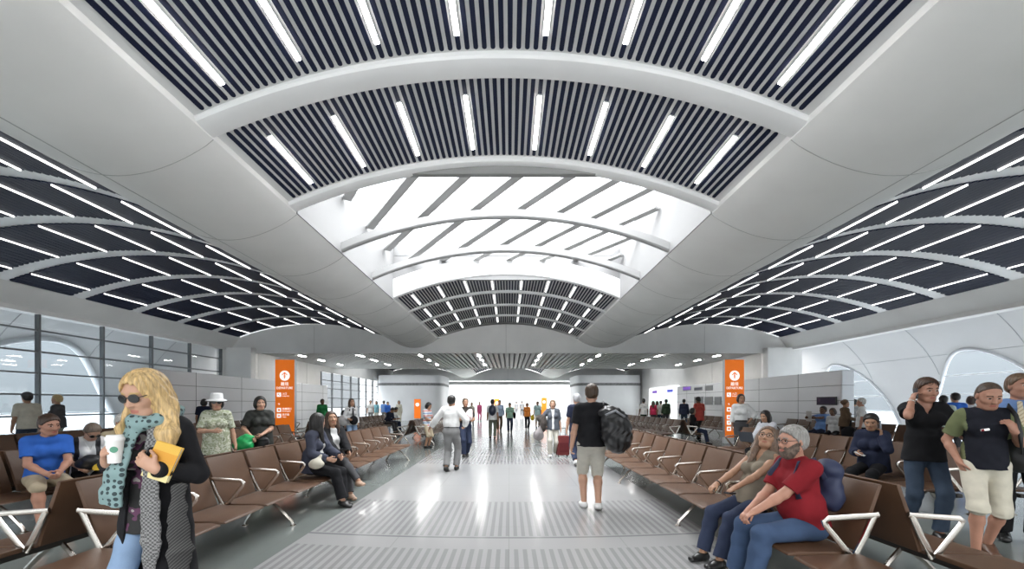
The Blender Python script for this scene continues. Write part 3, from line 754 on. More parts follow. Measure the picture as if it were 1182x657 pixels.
# rooflight: upstands, glass, diagonal beams above
ys0, ys1 = RIBS[4] + .1, RIBS[7] - .05
for sd in (-1, 1):
    mb = MB(); xe = XC0 + sd * (XCL + .0); mb.box((min(xe, xe + sd * .12), ys0, ZC), (max(xe, xe + sd * .12), ys1, 5.9))
    structure(mb.build('rooflight_upstand', mat('rooflight upstand grey', (.27, .27, .27), .7)))
ZG = 5.55
mb = MB(); mb.box((XC0 - XCL, ys0, ZG), (XC0 + XCL, ys1, ZG + .02)); structure(mb.build('window_1', roof_glass))
for y_ in (ys0 - .1, ys1): 
    mb = MB(); mb.box((XC0 - XCL, y_, 4.9), (XC0 + XCL, y_ + .1, 5.9)); structure(mb.build('rooflight_upstand', mat('rooflight upstand grey', (.27, .27, .27), .7)))
# straight grey beams run diagonally above the glass
for k in range(11):
    xa = XC0 - 3.1 + k * .92 + .3; xb = xa - 3.6; mb = MB(); pa, pb = V(xa, ys0, ZG - .13), V(xb, ys1, ZG - .13); lim = 3.1
    def clip(p, q):
        t0, t1 = 0.0, 1.0
        for sg in (1, -1):
            f0, f1 = sg * (p[0] - XC0) - lim, sg * (q[0] - XC0) - lim
            if f0 > 0 and f1 > 0: return None
            if f0 > 0: t0 = max(t0, f0 / (f0 - f1))
            if f1 > 0: t1 = min(t1, f0 / (f0 - f1))
        return (p + (q - p) * t0, p + (q - p) * t1) if t1 > t0 + .05 else None
    c_ = clip(pa, pb)
    if c_ is None: continue
    d_ = nrm(c_[1] - c_[0]); nn_ = V(-d_[1], d_[0], 0) * .085; mb.add([c_[0] - nn_, c_[0] + nn_, c_[1] + nn_, c_[1] - nn_] + [q_ + V(0, 0, .04) for q_ in (c_[0] - nn_, c_[0] + nn_, c_[1] + nn_, c_[1] - nn_)], [(0, 1, 2, 3), (7, 6, 5, 4), (4, 5, 1, 0), (5, 6, 2, 1), (6, 7, 3, 2), (7, 4, 0, 3)]); structure(mb.build('roof_beam', mat('roof steel grey', (.42, .42, .42), .6)))
# second hall middle vault
mb = MB(); mb.box((-XW - .4, Y_SOFF, 5.75), (XW + .4, 33.4, 5.78)); structure(mb.build('window_added_far', tinted_roof))  # unseen rooflight added to let daylight into the second hall
for i in (4, 5, 6):
    y0 = Y_SOFF + .3 + i * 1.9; y1 = y0 + 1.75
    sheet = vault_sheet(XC0, XCL, ZC, HC_, y0 - .1, y1 + .1, .075, 'ceiling_panel', grey_panel, 24); mb = MB()
    slot_row(mb, XC0, XCL, ZC, HC_, y0, y1, .0865 * 2, .12, .02, .074, seg=2); structure(mb.build('ceiling_slat', navy, parent=sheet))
# side vaults
for sd in (-1, 1):
    side = 'left' if sd < 0 else 'right'
    vault_sheet(sd * XSC, XSL, ZS, HS_, -3.4, -1.0, .06, 'ceiling_panel', navy)
    edges = [-1.0] + RIBS[1:] + [Y_BULK + .0]
    for bi in range(len(edges) - 1):
        y0, y1 = edges[bi], edges[bi + 1]
        sheet = vault_sheet(sd * XSC, XSL, ZS, HS_, y0, y1, .06, 'ceiling_panel', rib_m)
        mb = MB(); rows = slot_row(mb, sd * XSC, XSL, ZS, HS_, y0 + .17, y1 - .17, .125, .117, .078, .060, skip_edge=.02, seg=6)
        structure(mb.build('ceiling_slat', navy, parent=sheet))
        rib(sd * XSC, XSL, ZS, HS_, y1, .48, .06, .0, rib_m) if bi < len(edges) - 2 else None
        if bi < 1: continue
        n = len(rows)
        for q in range(6):
            i = int(round(n * (q + .5) / 6 - .5)); a, x, z, t, nn = rows[i]
            wh = 'nearest bay' if bi == 1 else 'farthest bay' if bi == len(edges) - 2 else '%s bay' % ORD[bi - 1]
            strip_lamp((x - .076 * nn[0], z - .076 * nn[1]), t, nn, y0 + .19, y1 - .19, .010, 'thin strip lamp, %s from the left in the %s of the %s vault' % (ORD[q], wh, side), 'strip lamps of the side vaults', parts=False, lm=lamp_thin)
    for i in (3, 4, 5, 6):
        y0 = Y_SOFF + .3 + i * 1.9; y1 = y0 + 1.75
        sheet = vault_sheet(sd * XSC, XSL, ZS, HS_, y0 - .1, y1 + .1, .06, 'ceiling_panel', rib_m, 24); mb = MB()
        slot_row(mb, sd * XSC, XSL, ZS, HS_, y0, y1, .0865 * 6, .46, .04, .06, seg=2); structure(mb.build('ceiling_slat', navy, parent=sheet))
# bulkheads (cut to the vault profile) ---------------------------------
def bulkhead(y0, y1, zb, name):
    A, Rr = arc_A(XCL, HC_); As, _ = arc_A(XSL, HS_); mb = MB()
    mid = [arc_pt(XC0, XCL, ZC, HC_, a) for a in np.linspace(-A, A, 41)]
    lt = [arc_pt(-XSC, XSL, ZS, HS_, a) for a in np.linspace(-As, As, 41)]; rt = [arc_pt(XSC, XSL, ZS, HS_, a) for a in np.linspace(-As, As, 41)]
    tl = trough(XC0 - XCL, ZC, -(XSC - XSL), ZS, .43)[::-1]; tr = trough(XC0 + XCL, ZC, XSC - XSL, ZS, .43)
    top = [(-XW - .2, 4.2)] + [(x, z + .0) for x, z in lt] + tl[1:-1] + mid + tr[1:-1] + rt + [(XW + .2, 4.2)]
    front = [(x, y0, z) for x, z in top]; bot = [(x, y0, zb) for x, z in top]
    mb.grid([bot, front]); mb.grid([[(x, y1, zb) for x, z in top], bot]); mb.grid([[(x, y1, z) for x, z in top], [(x, y1, zb) for x, z in top]])
    o = mb.build('wall_' + name, concrete); structure(o)
    jb = MB(); jb.box((-.16, y0 - .004, zb), (-.145, y0 + .01, ZC + HC_))
    for x in (-XSC, XSC): jb.box((x - .006, y0 - .004, zb), (x + .006, y0 + .01, ZS + .5))
    structure(jb.build('wall_joint', mat('joint grey', (.42, .42, .41), .8)))
bulkhead(Y_BULK, Y_BULK + .12, ZSOF, 'bulkhead'); bulkhead(Y_END2, Y_END2 + .2, 3.7, 'bulkhead_far')
mb = MB(); mb.box((-XW, Y_SOFF - .1, ZSOF), (XW, Y_SOFF, 5.0)); structure(mb.build('wall_bulkhead_rear', concrete))
# slatted low soffit
soff = MB(); soff.box((-XI, Y_BULK + .1, ZSOF + .14), (XI, Y_SOFF, ZSOF + .2)); so = structure(soff.build('ceiling_soffit', mat('soffit dark grey', (.30, .30, .30), .7)))
mb = MB(); n = 92
for i in range(n):
    x = -XI + 2 * XI * (i + .5) / n; mb.box((x - .080, Y_BULK + .1, ZSOF + .02), (x + .080, Y_SOFF - .1, ZSOF + .10))
structure(mb.build('ceiling_slat', mat('soffit slat grey', (.62, .62, .61), .5), parent=so))
k = 0
for j, y in enumerate((19.6, 21.6, 24.0)):
    for i in range(8):
        x = -XI + 2 * XI * (i + .5) / 8
        root = empty('ceiling_light', (x, y, ZSOF + .02)); tag(root, 'short downlight, %s from the left in the %s row of the slatted soffit' % (ORD[i], ('front', 'middle', 'rear')[j]), 'ceiling light', 'downlights of the slatted soffit')
        mb = MB(); mb.box((-.04, -.30, -.012), (.04, .30, .05)); mb.build('diffuser', lamp_soft, root)
# walls ------------------------------------------------------------------
TR = [.55, 1.12, 1.69, 2.26, 2.83, 3.40]
def mullion_wall(sd, x, ys, ztop, transoms, name, w=.05, dep=.12, glassm=glass):
    root = empty(name, (x, ys[0], 0)); structure(root)
    mb = MB()
    for y in ys: mb.box((-dep / 2, y - ys[0] - w / 2, 0), (dep / 2, y - ys[0] + w / 2, ztop))
    for z in transoms: mb.box((-dep * .35, 0, z - .022), (dep * .35, ys[-1] - ys[0], z + .022))
    structure(mb.build('window_frame', steel, root))
    mb = MB(); mb.box((-.008, 0, 0), (.008, ys[-1] - ys[0], ztop)); structure(mb.build('window_pane', glassm, root))
ys = [17.76 - 1.72 * i for i in range(14)][::-1]
mullion_wall(-1, -XW, ys, 3.83, TR, 'window_2')
# corner returns and longitudinal white walls beside the soffit
for sd in (-1, 1):
    mb = MB(); mb.box((min(sd * XI, sd * (XW + .3)), Y_BULK - .35, 0), (max(sd * XI, sd * (XW + .3)), Y_BULK, ZSOF + .2)); structure(mb.build('wall_return', white_wall))
    s_ = 'left' if sd < 0 else 'right'
    y1 = 24.6 if sd < 0 else Y_BACK
    mb = MB(); mb.box((min(sd * XI, sd * (XI + .2)), Y_BULK + .15, 0), (max(sd * XI, sd * (XI + .2)), y1, ZSOF + (.2 if sd < 0 else 1.2))); structure(mb.build('wall_' + s_, white_wall))
    jb = MB(); [jb.box((sd * XI - .006, y - .008, 2.5), (sd * XI + .006, y + .008, ZSOF)) for y in (20.6, 22.9)]; structure(jb.build('wall_joint', mat('joint grey', (.42, .42, .41), .8)))
ys = [24.6 + 1.55 * i for i in range(8)]
mullion_wall(-1, -XI, ys, 3.4, [.6, 1.2, 1.8, 2.4, 2.9], 'window_3', w=.06)
mb = MB(); mb.box((-XI - .2, 24.6, 3.4), (-XI, Y_END2, 4.9)); mb.box((-XI - .2, ys[-1], 0), (-XI, Y_BACK, 3.4)); structure(mb.build('wall_left_head', white_wall))
# aluminium clad low partitions
def partition(sd, y0, y1, zt, name):
    mb = MB(); x0, x1 = sd * (XI - .55), sd * (XI - .12); a, b = min(x0, x1), max(x0, x1)
    mb.box((a, y0, 0), (b, y1, zt)); o = structure(mb.build('wall_partition_' + name, alu, bevel=.05, seg=3))
    jb = MB(); 
    for z in (.62, 1.10, 1.55, 2.05): jb.box((x0 - .004, y0, z - .007), (x0 + .004, y1, z + .007)); jb.box((a, y0 - .004, z - .007), (b, y0 + .004, z + .007))
    y = y0 + 2.0
    while y < y1: jb.box((x0 - .004, y - .008, 0), (x0 + .004, y + .008, zt)); y += 2.4
    structure(jb.build('wall_joint', mat('panel joint', (.16, .165, .17), .6), parent=None))
partition(-1, 12.1, 24.3, 2.52, 'left'); partition(1, 13.3, 26.4, 2.55, 'right')
# outer shells with parabolic arches
shell_m = mat('white terminal shell', (.70, .70, .71), .55, noise=.04, nscale=.5)
def shell_x(z): return 14.6 - 1.9 * (max(0, z - .5) / 3.5) ** 2.6
def outer_shell(sd, arches, name, y0=-6.0, y1=24.0):
    def inside(y, z):
        for (yc, ha, wa) in arches:
            if z < ha and abs(y - yc) < wa * math.sqrt(max(0, 1 - z / ha)) : return True
        return False
    # panels built between arch edges, row by row
    root = empty('wall_shell_' + name); structure(root)
    mb = MB(); zs = list(np.linspace(0, 4.0, 41)); 
    for i in range(len(zs) - 1):
        za, zb = zs[i], zs[i + 1]
        def spans(z):
            e = [y0]
            for (yc, ha, wa) in sorted(arches):
                w = wa * math.sqrt(max(0, 1 - z / ha)); e += [yc - w, yc + w]
            return e + [y1]
        sa, sb = spans(za), spans(zb)
        for q in range(0, len(sa), 2):
            m = 6
            ra = [(sd * shell_x(za), sa[q] + (sa[q + 1] - sa[q]) * t / m, za) for t in range(m + 1)]; rb = [(sd * shell_x(zb), sb[q] + (sb[q + 1] - sb[q]) * t / m, zb) for t in range(m + 1)]
            mb.grid([ra, rb])
    structure(mb.build('wall_panel', shell_m, root, smooth=True))
    for (yc, ha, wa) in arches:
        fb = MB(); pts = []
        for t in np.linspace(-1, 1, 41): z = ha * (1 - t * t); pts.append((sd * (shell_x(z) - .0), yc + wa * t, max(z, .0)))
        fb.tube(pts, .055 if sd > 0 else .10, 6); structure(fb.build('window_frame', mat('pale arch frame', (.72, .74, .77), .4), root, smooth=True))
        gb = MB(); rows = []
        for z in np.linspace(0, ha * .995, 16):
            w = wa * math.sqrt(1 - z / ha); rows.append([(sd * (shell_x(z) + .03), yc - w, z), (sd * (shell_x(z) + .03), yc + w, z)])
        gb.grid(rows); structure(gb.build('window_pane', arch_glass, root))
        bb = MB()
        for z in (.55, 1.15, 1.75, 2.35):
            if z < ha - .25:
                w = wa * math.sqrt(1 - z / ha); bb.box((sd * shell_x(z) - .02, yc - w, z - .02), (sd * shell_x(z) + .02, yc + w, z + .02))
        structure(bb.build('window_bar', mat('pale arch frame', (.72, .74, .77), .4), root))
    jb = MB(); zz = np.linspace(0, 3.95, 24)
    y = -1.5
    while y < 18:
        pts = [(sd * (shell_x(z) - .004), y - .12 * (z - 2) , z) for z in zz if not inside(y - .12 * (z - 2), z - .05)]
        if len(pts) > 2: jb.tube(pts, .010, 4)
        y += 2.5
    jb.tube([(sd * (shell_x(3.0) - .002), -3, 3.0), (sd * (shell_x(3.0) - .002), 18, 3.0)], .008, 4)
    structure(jb.build('wall_joint', mat('shell joint', (.45, .46, .48), .7), root))
outer_shell(1, [(7.25, 3.1, 2.25), (12.26, 3.1, 2.25), (17.2, 3.1, 2.25)], 'right')
outer_shell(-1, [(2.5, 3.1, 2.7), (12.0, 3.35, 3.6)], 'left')
# far end: cylindrical clad cores, glazed end wall, header
for sd in (-1, 1):
    mb = MB(); cx, cy, rx, ry = sd * 8.55, 37.0, 2.85, 2.6; prof = []
    for t in np.linspace(0, 2 * PI, 65)[:-1]:
        c, s_ = math.cos(t), math.sin(t); prof.append((cx + rx * abs(c) ** .35 * (1 if c > 0 else -1), cy + ry * abs(s_) ** .35 * (1 if s_ > 0 else -1)))
    mb.prism(prof, 0, 3.86, 'z'); structure(mb.build('wall_core', alu, auto=R(40)))
    jb = MB(); pr2 = [(cx + (x - cx) * 1.004, cy + (y - cy) * 1.004) for x, y in prof]
    jb.prism(pr2, 2.98, 3.20, 'z'); structure(jb.build('trim_1', mat('dark louvre band', (.22, .22, .225), .6, noise=.5, nscale=14)))
mb = MB(); mb.box((-XW, Y_END2 + .7, 3.72), (XW, Y_BACK, 3.74)); structure(mb.build('window_added_end', roof_glass))  # glass roof added so daylight pours into the far end
mb = MB(); mb.box((-XW, Y_END2 + .22, 3.34), (XW, Y_END2 + .6, 3.62)); structure(mb.build('trim_2', mat('grey fascia', (.42, .42, .42), .6)))
ys_ = list(np.linspace(-XW, XW, 18))
mb = MB()
for x in ys_: mb.box((x - .05, Y_BACK - .06, 0), (x + .05, Y_BACK + .06, 3.7))
for z in (1.1, 2.4): mb.box((-XW, Y_BACK - .05, z - .04), (XW, Y_BACK + .05, z + .04))
structure(mb.build('window_4', mat('pale frame', (.62, .62, .62), .5)))
mb = MB(); mb.box((-XW, Y_BACK - .01, 0), (XW, Y_BACK + .01, 3.7)); structure(mb.build('window_5', glass))

# pale reflector wall added in the daylight beyond the glazed end, to brighten it
mb = MB(); mb.box((-22, 60, -.25), (22, 60.5, 7.5)); o = structure(mb.build('wall_added_backing', mat('added pale backing', (.50, .50, .495), .8, noise=.02, nscale=.3)))
mb = MB()
for i in range(12): mb.box((-20 + i * 3.5, 59.9, 0), (-19.85 + i * 3.5, 60.0, 7.3))
for z in (2.6, 4.6): mb.box((-22, 59.9, z), (22, 60.0, z + .12))
structure(mb.build('trim_added_backing', mat('backing trim grey', (.36, .36, .36), .8)))
# ------------------------------------------------------------------ beam seating: hinge line = local x axis, seats face local +y
PITCH = .64
def seat_meshes():
    w = .585 / 2
    def slab(prof, name, m=leather):
        mb = MB(); mb.prism(prof, -w, w, 'x'); me_o = mb.build(name, [m], None, bevel=.010, seg=2)
        me_o.data.polygons.foreach_set('use_smooth', [True] * len(me_o.data.polygons)); me_o.data.set_sharp_from_angle(angle=R(50))
        me = me_o.data; bpy.data.objects.remove(me_o); return me
    top = [(.02, .402), (.10, .392), (.25, .390), (.40, .392), (.475, .380)]; bot = [(.485, .362), (.40, .358), (.25, .356), (.10, .358), (.0, .372)]
    seat = slab(top + bot, 'seat')
    f = [(-.005, .395), (-.045, .52), (-.098, .68), (-.168, .875)]; b = [(-.196, .868), (-.128, .668), (-.076, .51), (-.038, .385)]
    back = slab(f + b, 'backrest')
    mb = MB(); r = .016
    mb.tube([(0, -.140, .665), (0, -.120, .660), (0, .215, .640), (0, .245, .618), (0, .235, .590), (0, .085, .405), (0, .055, .372)], .0125, 6, flat=1.7, up=(1, 0, 0))
    mb.tube([(0, -.112, .655), (0, -.045, .505), (0, .020, .385), (0, .035, .355)], .0125, 6, flat=1.7, up=(1, 0, 0))
    arm = mb.build('armrest', [chrome], None, auto=R(40)); me_a = arm.data; bpy.data.objects.remove(arm)
    mb = MB()
    mb.tube([(0, .14, .335), (0, .30, .215), (0, .455, .055), (0, .47, .012)], .017, 6, flat=1.2, up=(1, 0, 0)); mb.tube([(0, .14, .335), (0, .02, .20), (0, -.075, .055), (0, -.09, .012)], .017, 6, flat=1.2, up=(1, 0, 0))
    mb.lathe([(.034, 0), (.034, .010), (.012, .018)], 12, (0, .475, 0)); mb.lathe([(.034, 0), (.034, .010), (.012, .018)], 12, (0, -.095, 0))
    lg = mb.build('leg', [chrome], None, auto=R(40)); me_l = lg.data; bpy.data.objects.remove(lg)
    mb = MB(); mb.tube([(0, 0, .372), (0, .14, .345), (0, .28, .350), (0, .40, .356)], .018, 6, flat=.8, up=(1, 0, 0)); br = mb.build('bracket', [chrome]); me_b = br.data; bpy.data.objects.remove(br)
    mb = MB(); mb.prism([(.02, .400), (.02, .365), (.43, .352), (.485, .362), (.475, .385)], -w, w, 'x'); tb = mb.build('end_table', [leather], None, bevel=.008); me_t = tb.data; bpy.data.objects.remove(tb)
    return seat, back, me_a, me_l, me_b, me_t
SEAT, BACK, ARM, LEG, BRK, TAB = seat_meshes()
def bench(label, origin, rz, n, legs, group='tandem seating rows', skip=(), table=None, fill=None):
    """n seats along local x from the origin"""
    root = empty('tandem_bench', (origin[0], origin[1], 0), rz); tag(root, label, 'seating', group)
    mb = MB(); x0 = -.05 - (PITCH if table == 'start' else 0); x1 = n * PITCH + .05 + (PITCH if table == 'end' else 0)
    mb.box((x0, .105, .300), (x1, .175, .345)); mb.build('beam', mat('dark beam', (.06, .055, .05), .4, metal=.6), root, bevel=.006)
    for i in range(n):
        link('seat', SEAT, root, ((i + .5) * PITCH, 0, 0)); link('backrest', BACK, root, ((i + .5) * PITCH, 0, 0))
    for i in [j for j in range(n + 1) if j not in skip]: link('armrest', ARM, root, (i * PITCH, 0, 0))
    for x in legs: link('leg', LEG, root, (x, 0, 0))
    if table: link('end_table', TAB, root, ((n + .5) * PITCH if table == 'end' else -.5 * PITCH, 0, 0))
    return root
def row_face_minus(label, xtop, y0, n, legs, **k):     # seats face -x; starts at y0 and runs away
    return bench(label, (xtop - .18, y0), PI / 2, n, legs, **k)
def row_face_plus(label, xtop, y1, n, legs, **k):      # seats face +x; starts at its far end y1
    return bench(label, (xtop + .18, y1), -PI / 2, n, legs, **k)
def lg(n, a=.5): return [a * PITCH, n * PITCH / 2 if n > 6 else (n - a) * PITCH] + ([(n - a) * PITCH] if n > 6 else [])
# right of the walkway
row_face_minus('brown seats along the walkway edge that hold the bearded man and his companion', 2.65, 2.88, 10, [1.95, 4.52, 6.2], table='start')
row_face_plus('brown seats back to back with the row of the bearded man', 2.78, 2.88 + 10 * PITCH, 10, lg(10), table='end')
row_face_minus('brown seats where the woman with the laptop and the woman on the phone sit', 5.80, 5.0, 8, lg(8))
row_face_plus('brown seats back to back with the row of the laptop woman', 5.93, 5.0 + 8 * PITCH, 8, lg(8))
row_face_minus('far brown seats facing the walkway, ending beside the departure sign by the laptop woman', 6.05, 14.3, 11, lg(11))
row_face_plus('far brown seats whose near end seats the child in dark clothes', 6.18, 14.3 + 11 * PITCH, 11, lg(11))
row_face_minus('brown seats behind the man in the red polo shirt', 9.5, 15.0, 10, lg(10))
row_face_minus('brown seats by the wall screen, with two people lounging on them', 10.75, 10.0, 9, lg(9))
# left of the walkway
row_face_plus('brown seats along the walkway edge that hold the two laughing women', -3.22, 3.0 + 12 * PITCH, 12, [PITCH * .5, 4.4, 12 * PITCH - 1.83], table='end')
row_face_minus('brown seats back to back with the row of the two laughing women', -3.35, 3.0, 12, lg(12), table='start')
row_face_plus('pale far seats beside the boy in the striped shirt, facing the walkway', -3.3, 14.0 + 10 * PITCH, 10, lg(10))
row_face_minus('far seats back to back with the row beside the striped boy', -3.43, 14.0, 10, lg(10))
row_face_plus('brown seats that hold the man in the blue polo and the elderly pair', -6.10, 4.25 + 11 * PITCH, 11, lg(11), skip=(9, 10))
row_face_minus('brown seats back to back with the row of the elderly pair', -6.23, 4.25, 11, lg(11))
row_face_plus('far brown seats that hold the two men bending forward', -6.4, 13.2 + 12 * PITCH, 12, lg(12))
row_face_minus('far brown seats back to back with the row of the two bending men', -6.53, 13.2, 12, lg(12))
row_face_plus('far brown seats in front of the aluminium partition near the green jacket', -9.30, 7.0 + 16 * PITCH, 16, lg(16))
row_face_minus('brown seats nearest the mullioned window, facing it', -9.43, 7.0, 9, lg(9))
# ------------------------------------------------------------------ signs and screens
orange = mat('sign orange', (.90, .19, .010), .45, emit=.18); sign_white = mat('sign white', (.92, .92, .90), .5, emit=.35); sign_side = mat('sign silver side', (.42, .43, .45), .35, metal=.8)  # glow added to the orange and white to brighten the sign faces
def text_obj(s, size, parent, loc, m, name='lettering', ax='CENTER', sx=1.0, th=.002):
    c = bpy.data.curves.new(name, 'FONT'); c.body = s; c.size = size; c.align_x = ax; c.align_y = 'CENTER'; c.extrude = th; c.resolution_u = 2
    t = bpy.data.objects.new('tmp', c); COL.objects.link(t)
    me = bpy.data.meshes.new_from_object(t.evaluated_get(bpy.context.evaluated_depsgraph_get())); bpy.data.objects.remove(t); bpy.data.curves.remove(c)
    me.materials.clear(); me.materials.append(m)
    o = link(name, me, parent, loc, (PI / 2, 0, 0)); o.scale = (sx, 1, 1); return o
def arrow_up(mb, cx, cz, r, y, m=0):
    """arrow head and shaft (flat pieces) centred at cx, cz"""
    def bar(a, b, w):
        a, b = V(*a), V(*b); d = nrm(b - a); n = V(-d[1], d[0]) * w / 2
        mb.prism([tuple(p) for p in (a - n, b - n, b + n, a + n)], y - .004, y, 'y', m)
    bar((cx, cz - r * .62), (cx, cz + r * .60), r * .17); bar((cx, cz + r * .66), (cx - r * .52, cz + r * .10), r * .17); bar((cx, cz + r * .66), (cx + r * .52, cz + r * .10), r * .17)
    bar((cx - r * .16, cz - r * .40), (cx - r * .16, cz + r * .2), r * .05); bar((cx + r * .16, cz - r * .40), (cx + r * .16, cz + r * .2), r * .05)
def totem(label, loc, w=.70, h=2.82, d=.16, rows=(0,), big=True, yaw=0.0, group='orange departure totems'):
    root = empty('departure_sign', loc, yaw); tag(root, label, 'sign', group)
    mb = MB(); mb.box((-w / 2 - .02, -d / 2, 0), (w / 2 + .02, d / 2, .22)); mb.build('plinth', mat('plinth steel', (.72, .73, .74), .3, metal=.6), root, bevel=.01)
    mb = MB(); mb.box((-w / 2, -d / 2 + .012, .22), (w / 2, d / 2, .22 + h)); mb.build('casing', sign_side, root, bevel=.008)
    mb = MB(); mb.box((-w / 2 + .006, -d / 2 + .0, .225), (w / 2 - .006, -d / 2 + .014, .215 + h)); mb.build('face_panel', orange, root)
    y = -d / 2; top = .22 + h
    if big:
        mb = MB(); n = 40; r = w * .26; cz = top - .58
        mb.prism([(r * math.cos(2 * PI * i / n), cz + r * math.sin(2 * PI * i / n)) for i in range(n)], y - .004, y + .002, 'y'); o = mb.build('roundel', sign_white, root)
        mb = MB(); arrow_up(mb, 0, cz, r, y - .004); mb.build('arrow', orange, o)
        text_obj('離境', .145, root, (0, y - .002, top - .89), sign_white); text_obj('DEPARTURE', .118, root, (0, y - .002, top - 1.03), sign_white, sx=.92)
        for q, z in enumerate(rows):
            zz = top - z; mb = MB(); mb.box((-w * .40, y - .004, zz - .075), (-w * .40 + .15, y + .002, zz + .075)); p = mb.build('pictogram', sign_white, root, bevel=.0)
            mb = MB(); cx = -w * .40 + .075
            if q == 0: mb.prism([(cx - .045, zz + .04), (cx - .045, zz - .01), (cx + .01, zz + .04)], y - .007, y - .003, 'y'); mb.prism([(cx - .035, zz + .02), (cx - .02, zz + .035), (cx + .045, zz - .03), (cx + .03, zz - .045)], y - .007, y - .003, 'y')
            elif q % 3 == 1: mb.box((cx - .04, y - .007, zz - .035), (cx + .04, y - .003, zz + .025)); mb.box((cx - .02, y - .007, zz + .03), (cx + .02, y - .003, zz + .042))
            elif q % 3 == 2: mb.box((cx - .045, y - .007, zz - .02), (cx + .045, y - .003, zz + .015)); mb.box((cx - .012, y - .007, zz - .045), (cx + .012, y - .003, zz + .045))
            else: mb.lathe([(.03, -.002), (.03, .002)], 16); mb.v[-32:] = [(v[0] + cx, y - .005 + v[2], v[1] + zz) for v in mb.v[-32:]]
            mb.build('pictogram_symbol', orange, p)
            text_obj(('入口', '登機閘口', '洗手間', '電梯', '餐飲')[q % 5], .085, root, (-w * .40 + .19, y - .002, zz + .035), sign_white, ax='LEFT')
            text_obj(('Immigration', 'Boarding gates', 'Toilets', 'Lifts', 'Restaurants')[q % 5], .052, root, (-w * .40 + .19, y - .002, zz - .045), sign_white, ax='LEFT')
        text_obj('↑', .11, root, (-w * .40 + .07, y - .002, top - 1.62), sign_white)
    else:
        mb = MB(); n = 24; r = w * .27; cz = top - .45; mb.prism([(r * math.cos(2 * PI * i / n), cz + r * math.sin(2 * PI * i / n)) for i in range(n)], y - .004, y + .002, 'y'); mb.build('roundel', sign_white, root)
    return root
totem('tall orange departure sign beside the woman in black with a green bag', ((330 - VX) / F * 14.8, 14.8, 0), rows=(1.27, 1.82, 2.03))
totem('tall orange departure sign with the woman in a white blouse in front of it', ((846.5 - VX) / F * 14.8, 14.8, 0), rows=(1.27, 1.80, 2.08, 2.28, 2.50))
totem('small orange sign before the silver core wall on the left', ((482 - VX) / F * 33.6, 33.6, 0), w=.55, h=1.60, d=.12, big=False)
totem('small orange sign at the bright far end, nearest the man with the backpack', ((573.5 - VX) / F * 45, 45, 0), w=.55, h=1.75, d=.12, big=False)
totem('small orange sign at the bright far end, beside the woman with the yellow bag', ((628 - VX) / F * 43, 43, 0), w=.55, h=1.85, d=.12, big=False)
# wall screens on the aluminium partition; lit counter fascias beyond
XP = XI - .55
def wall_box(name, label, cat, px, z0, z1, wy, m, x=XP, y=None, group=None, frame=.03):
    yy = y if y is not None else x * F / (px - VX)
    root = empty(name, (x, yy, z0)); tag(root, label, cat, group)
    mb = MB(); mb.box((-.05, -wy / 2, 0), (-.006, wy / 2, z1 - z0)); mb.build('casing', mat('screen casing', (.05, .05, .055), .4), root, bevel=.006)
    mb = MB(); mb.box((-.056, -wy / 2 + frame, frame), (-.049, wy / 2 - frame, z1 - z0 - frame)); mb.build('screen', m, root)
    return root
scr1 = pattern_mat('dusk picture', 'blotch', [(.02, .02, .035), (.05, .035, .07), (.10, .06, .10)], 3)
wall_box('wall_screen', 'dark flat screen showing dusk colours on the aluminium partition behind the loungers', 'screen', 955, 1.40, 1.68, .85, scr1)
purple = mat('purple sign', (.16, .06, .42), .4, emit=.25); blue_s = mat('blue sign', (.08, .10, .55), .4, emit=.25); dark_s = mat('dark display', (.03, .03, .06), .3); greyp = mat('grey louvre', (.23, .235, .24), .5)
XG = XP
def sign_px(px0, px1, yt, yb, m, label, name='wall_sign', cat='sign', group=None):
    y0, y1 = XG * F / (px1 - VX), XG * F / (px0 - VX); s_ = F / ((y0 + y1) / 2); zt, zb = EYE + (VY - yt) / s_, EYE + (VY - yb) / s_
    root = empty(name, (XG, (y0 + y1) / 2, zb)); tag(root, label, cat, group); w = y1 - y0
    mb = MB(); mb.box((-.04, -w / 2, 0), (-.004, w / 2, zt - zb)); mb.build('backing', mat('sign backing', (.30, .31, .33), .5), root)
    mb = MB(); mb.box((-.048, -w / 2 + .04, .04), (-.039, w / 2 - .04, zt - zb - .04)); mb.build('sign_face', m, root)
    return root
sign_px(789, 798, 446, 451, purple, 'purple and dark illuminated sign on the partition above the dark jacket man')
sign_px(802, 811, 447, 451, dark_s, 'dark blue sign with pale marks on the partition above the red polo man')
for px0, px1, lb in ((802, 812, 'first from the far end'), (814, 823, 'middle one of three'), (825.5, 833, 'beside the orange sign')):
    sign_px(px0, px1, 458, 467.5, greyp, 'grey counter hatch in the partition, ' + lb, 'counter_hatch', 'hatch', 'counter hatches')
sign_px(814.5, 823, 445, 451, greyp, 'grey square louvre high on the partition beside the orange sign', 'wall_louvre', 'louvre')
XG = XI - .0
green_s = mat('pale green display', (.55, .72, .66), .4, emit=.5)
white_lit = mat('lit white fascia', (.9, .92, .93), .5, emit=.55)
def counter(y0, y1, label, logo):
    root = empty('ticket_counter', (XI - .05, (y0 + y1) / 2, 0)); tag(root, label, 'counter', 'ticket counters'); w = (y1 - y0)
    mb = MB(); mb.box((-.06, -w / 2 + .05, 0), (0, w / 2 - .05, 2.65)); mb.build('back_panel', white_lit, root)
    mb = MB(); mb.box((-1.15, -w / 2 + .10, 0), (-.55, w / 2 - .10, 1.02)); mb.build('desk', white_wall, root, bevel=.02)
    mb = MB(); mb.box((-.075, -w / 2 + .35, 1.25), (-.058, w / 2 - .35, 1.95)); mb.build('display', green_s, root)
    mb = MB(); mb.box((-.08, -w * .18, 2.25), (-.058, w * .18, 2.45)); mb.build('logo', logo, root)
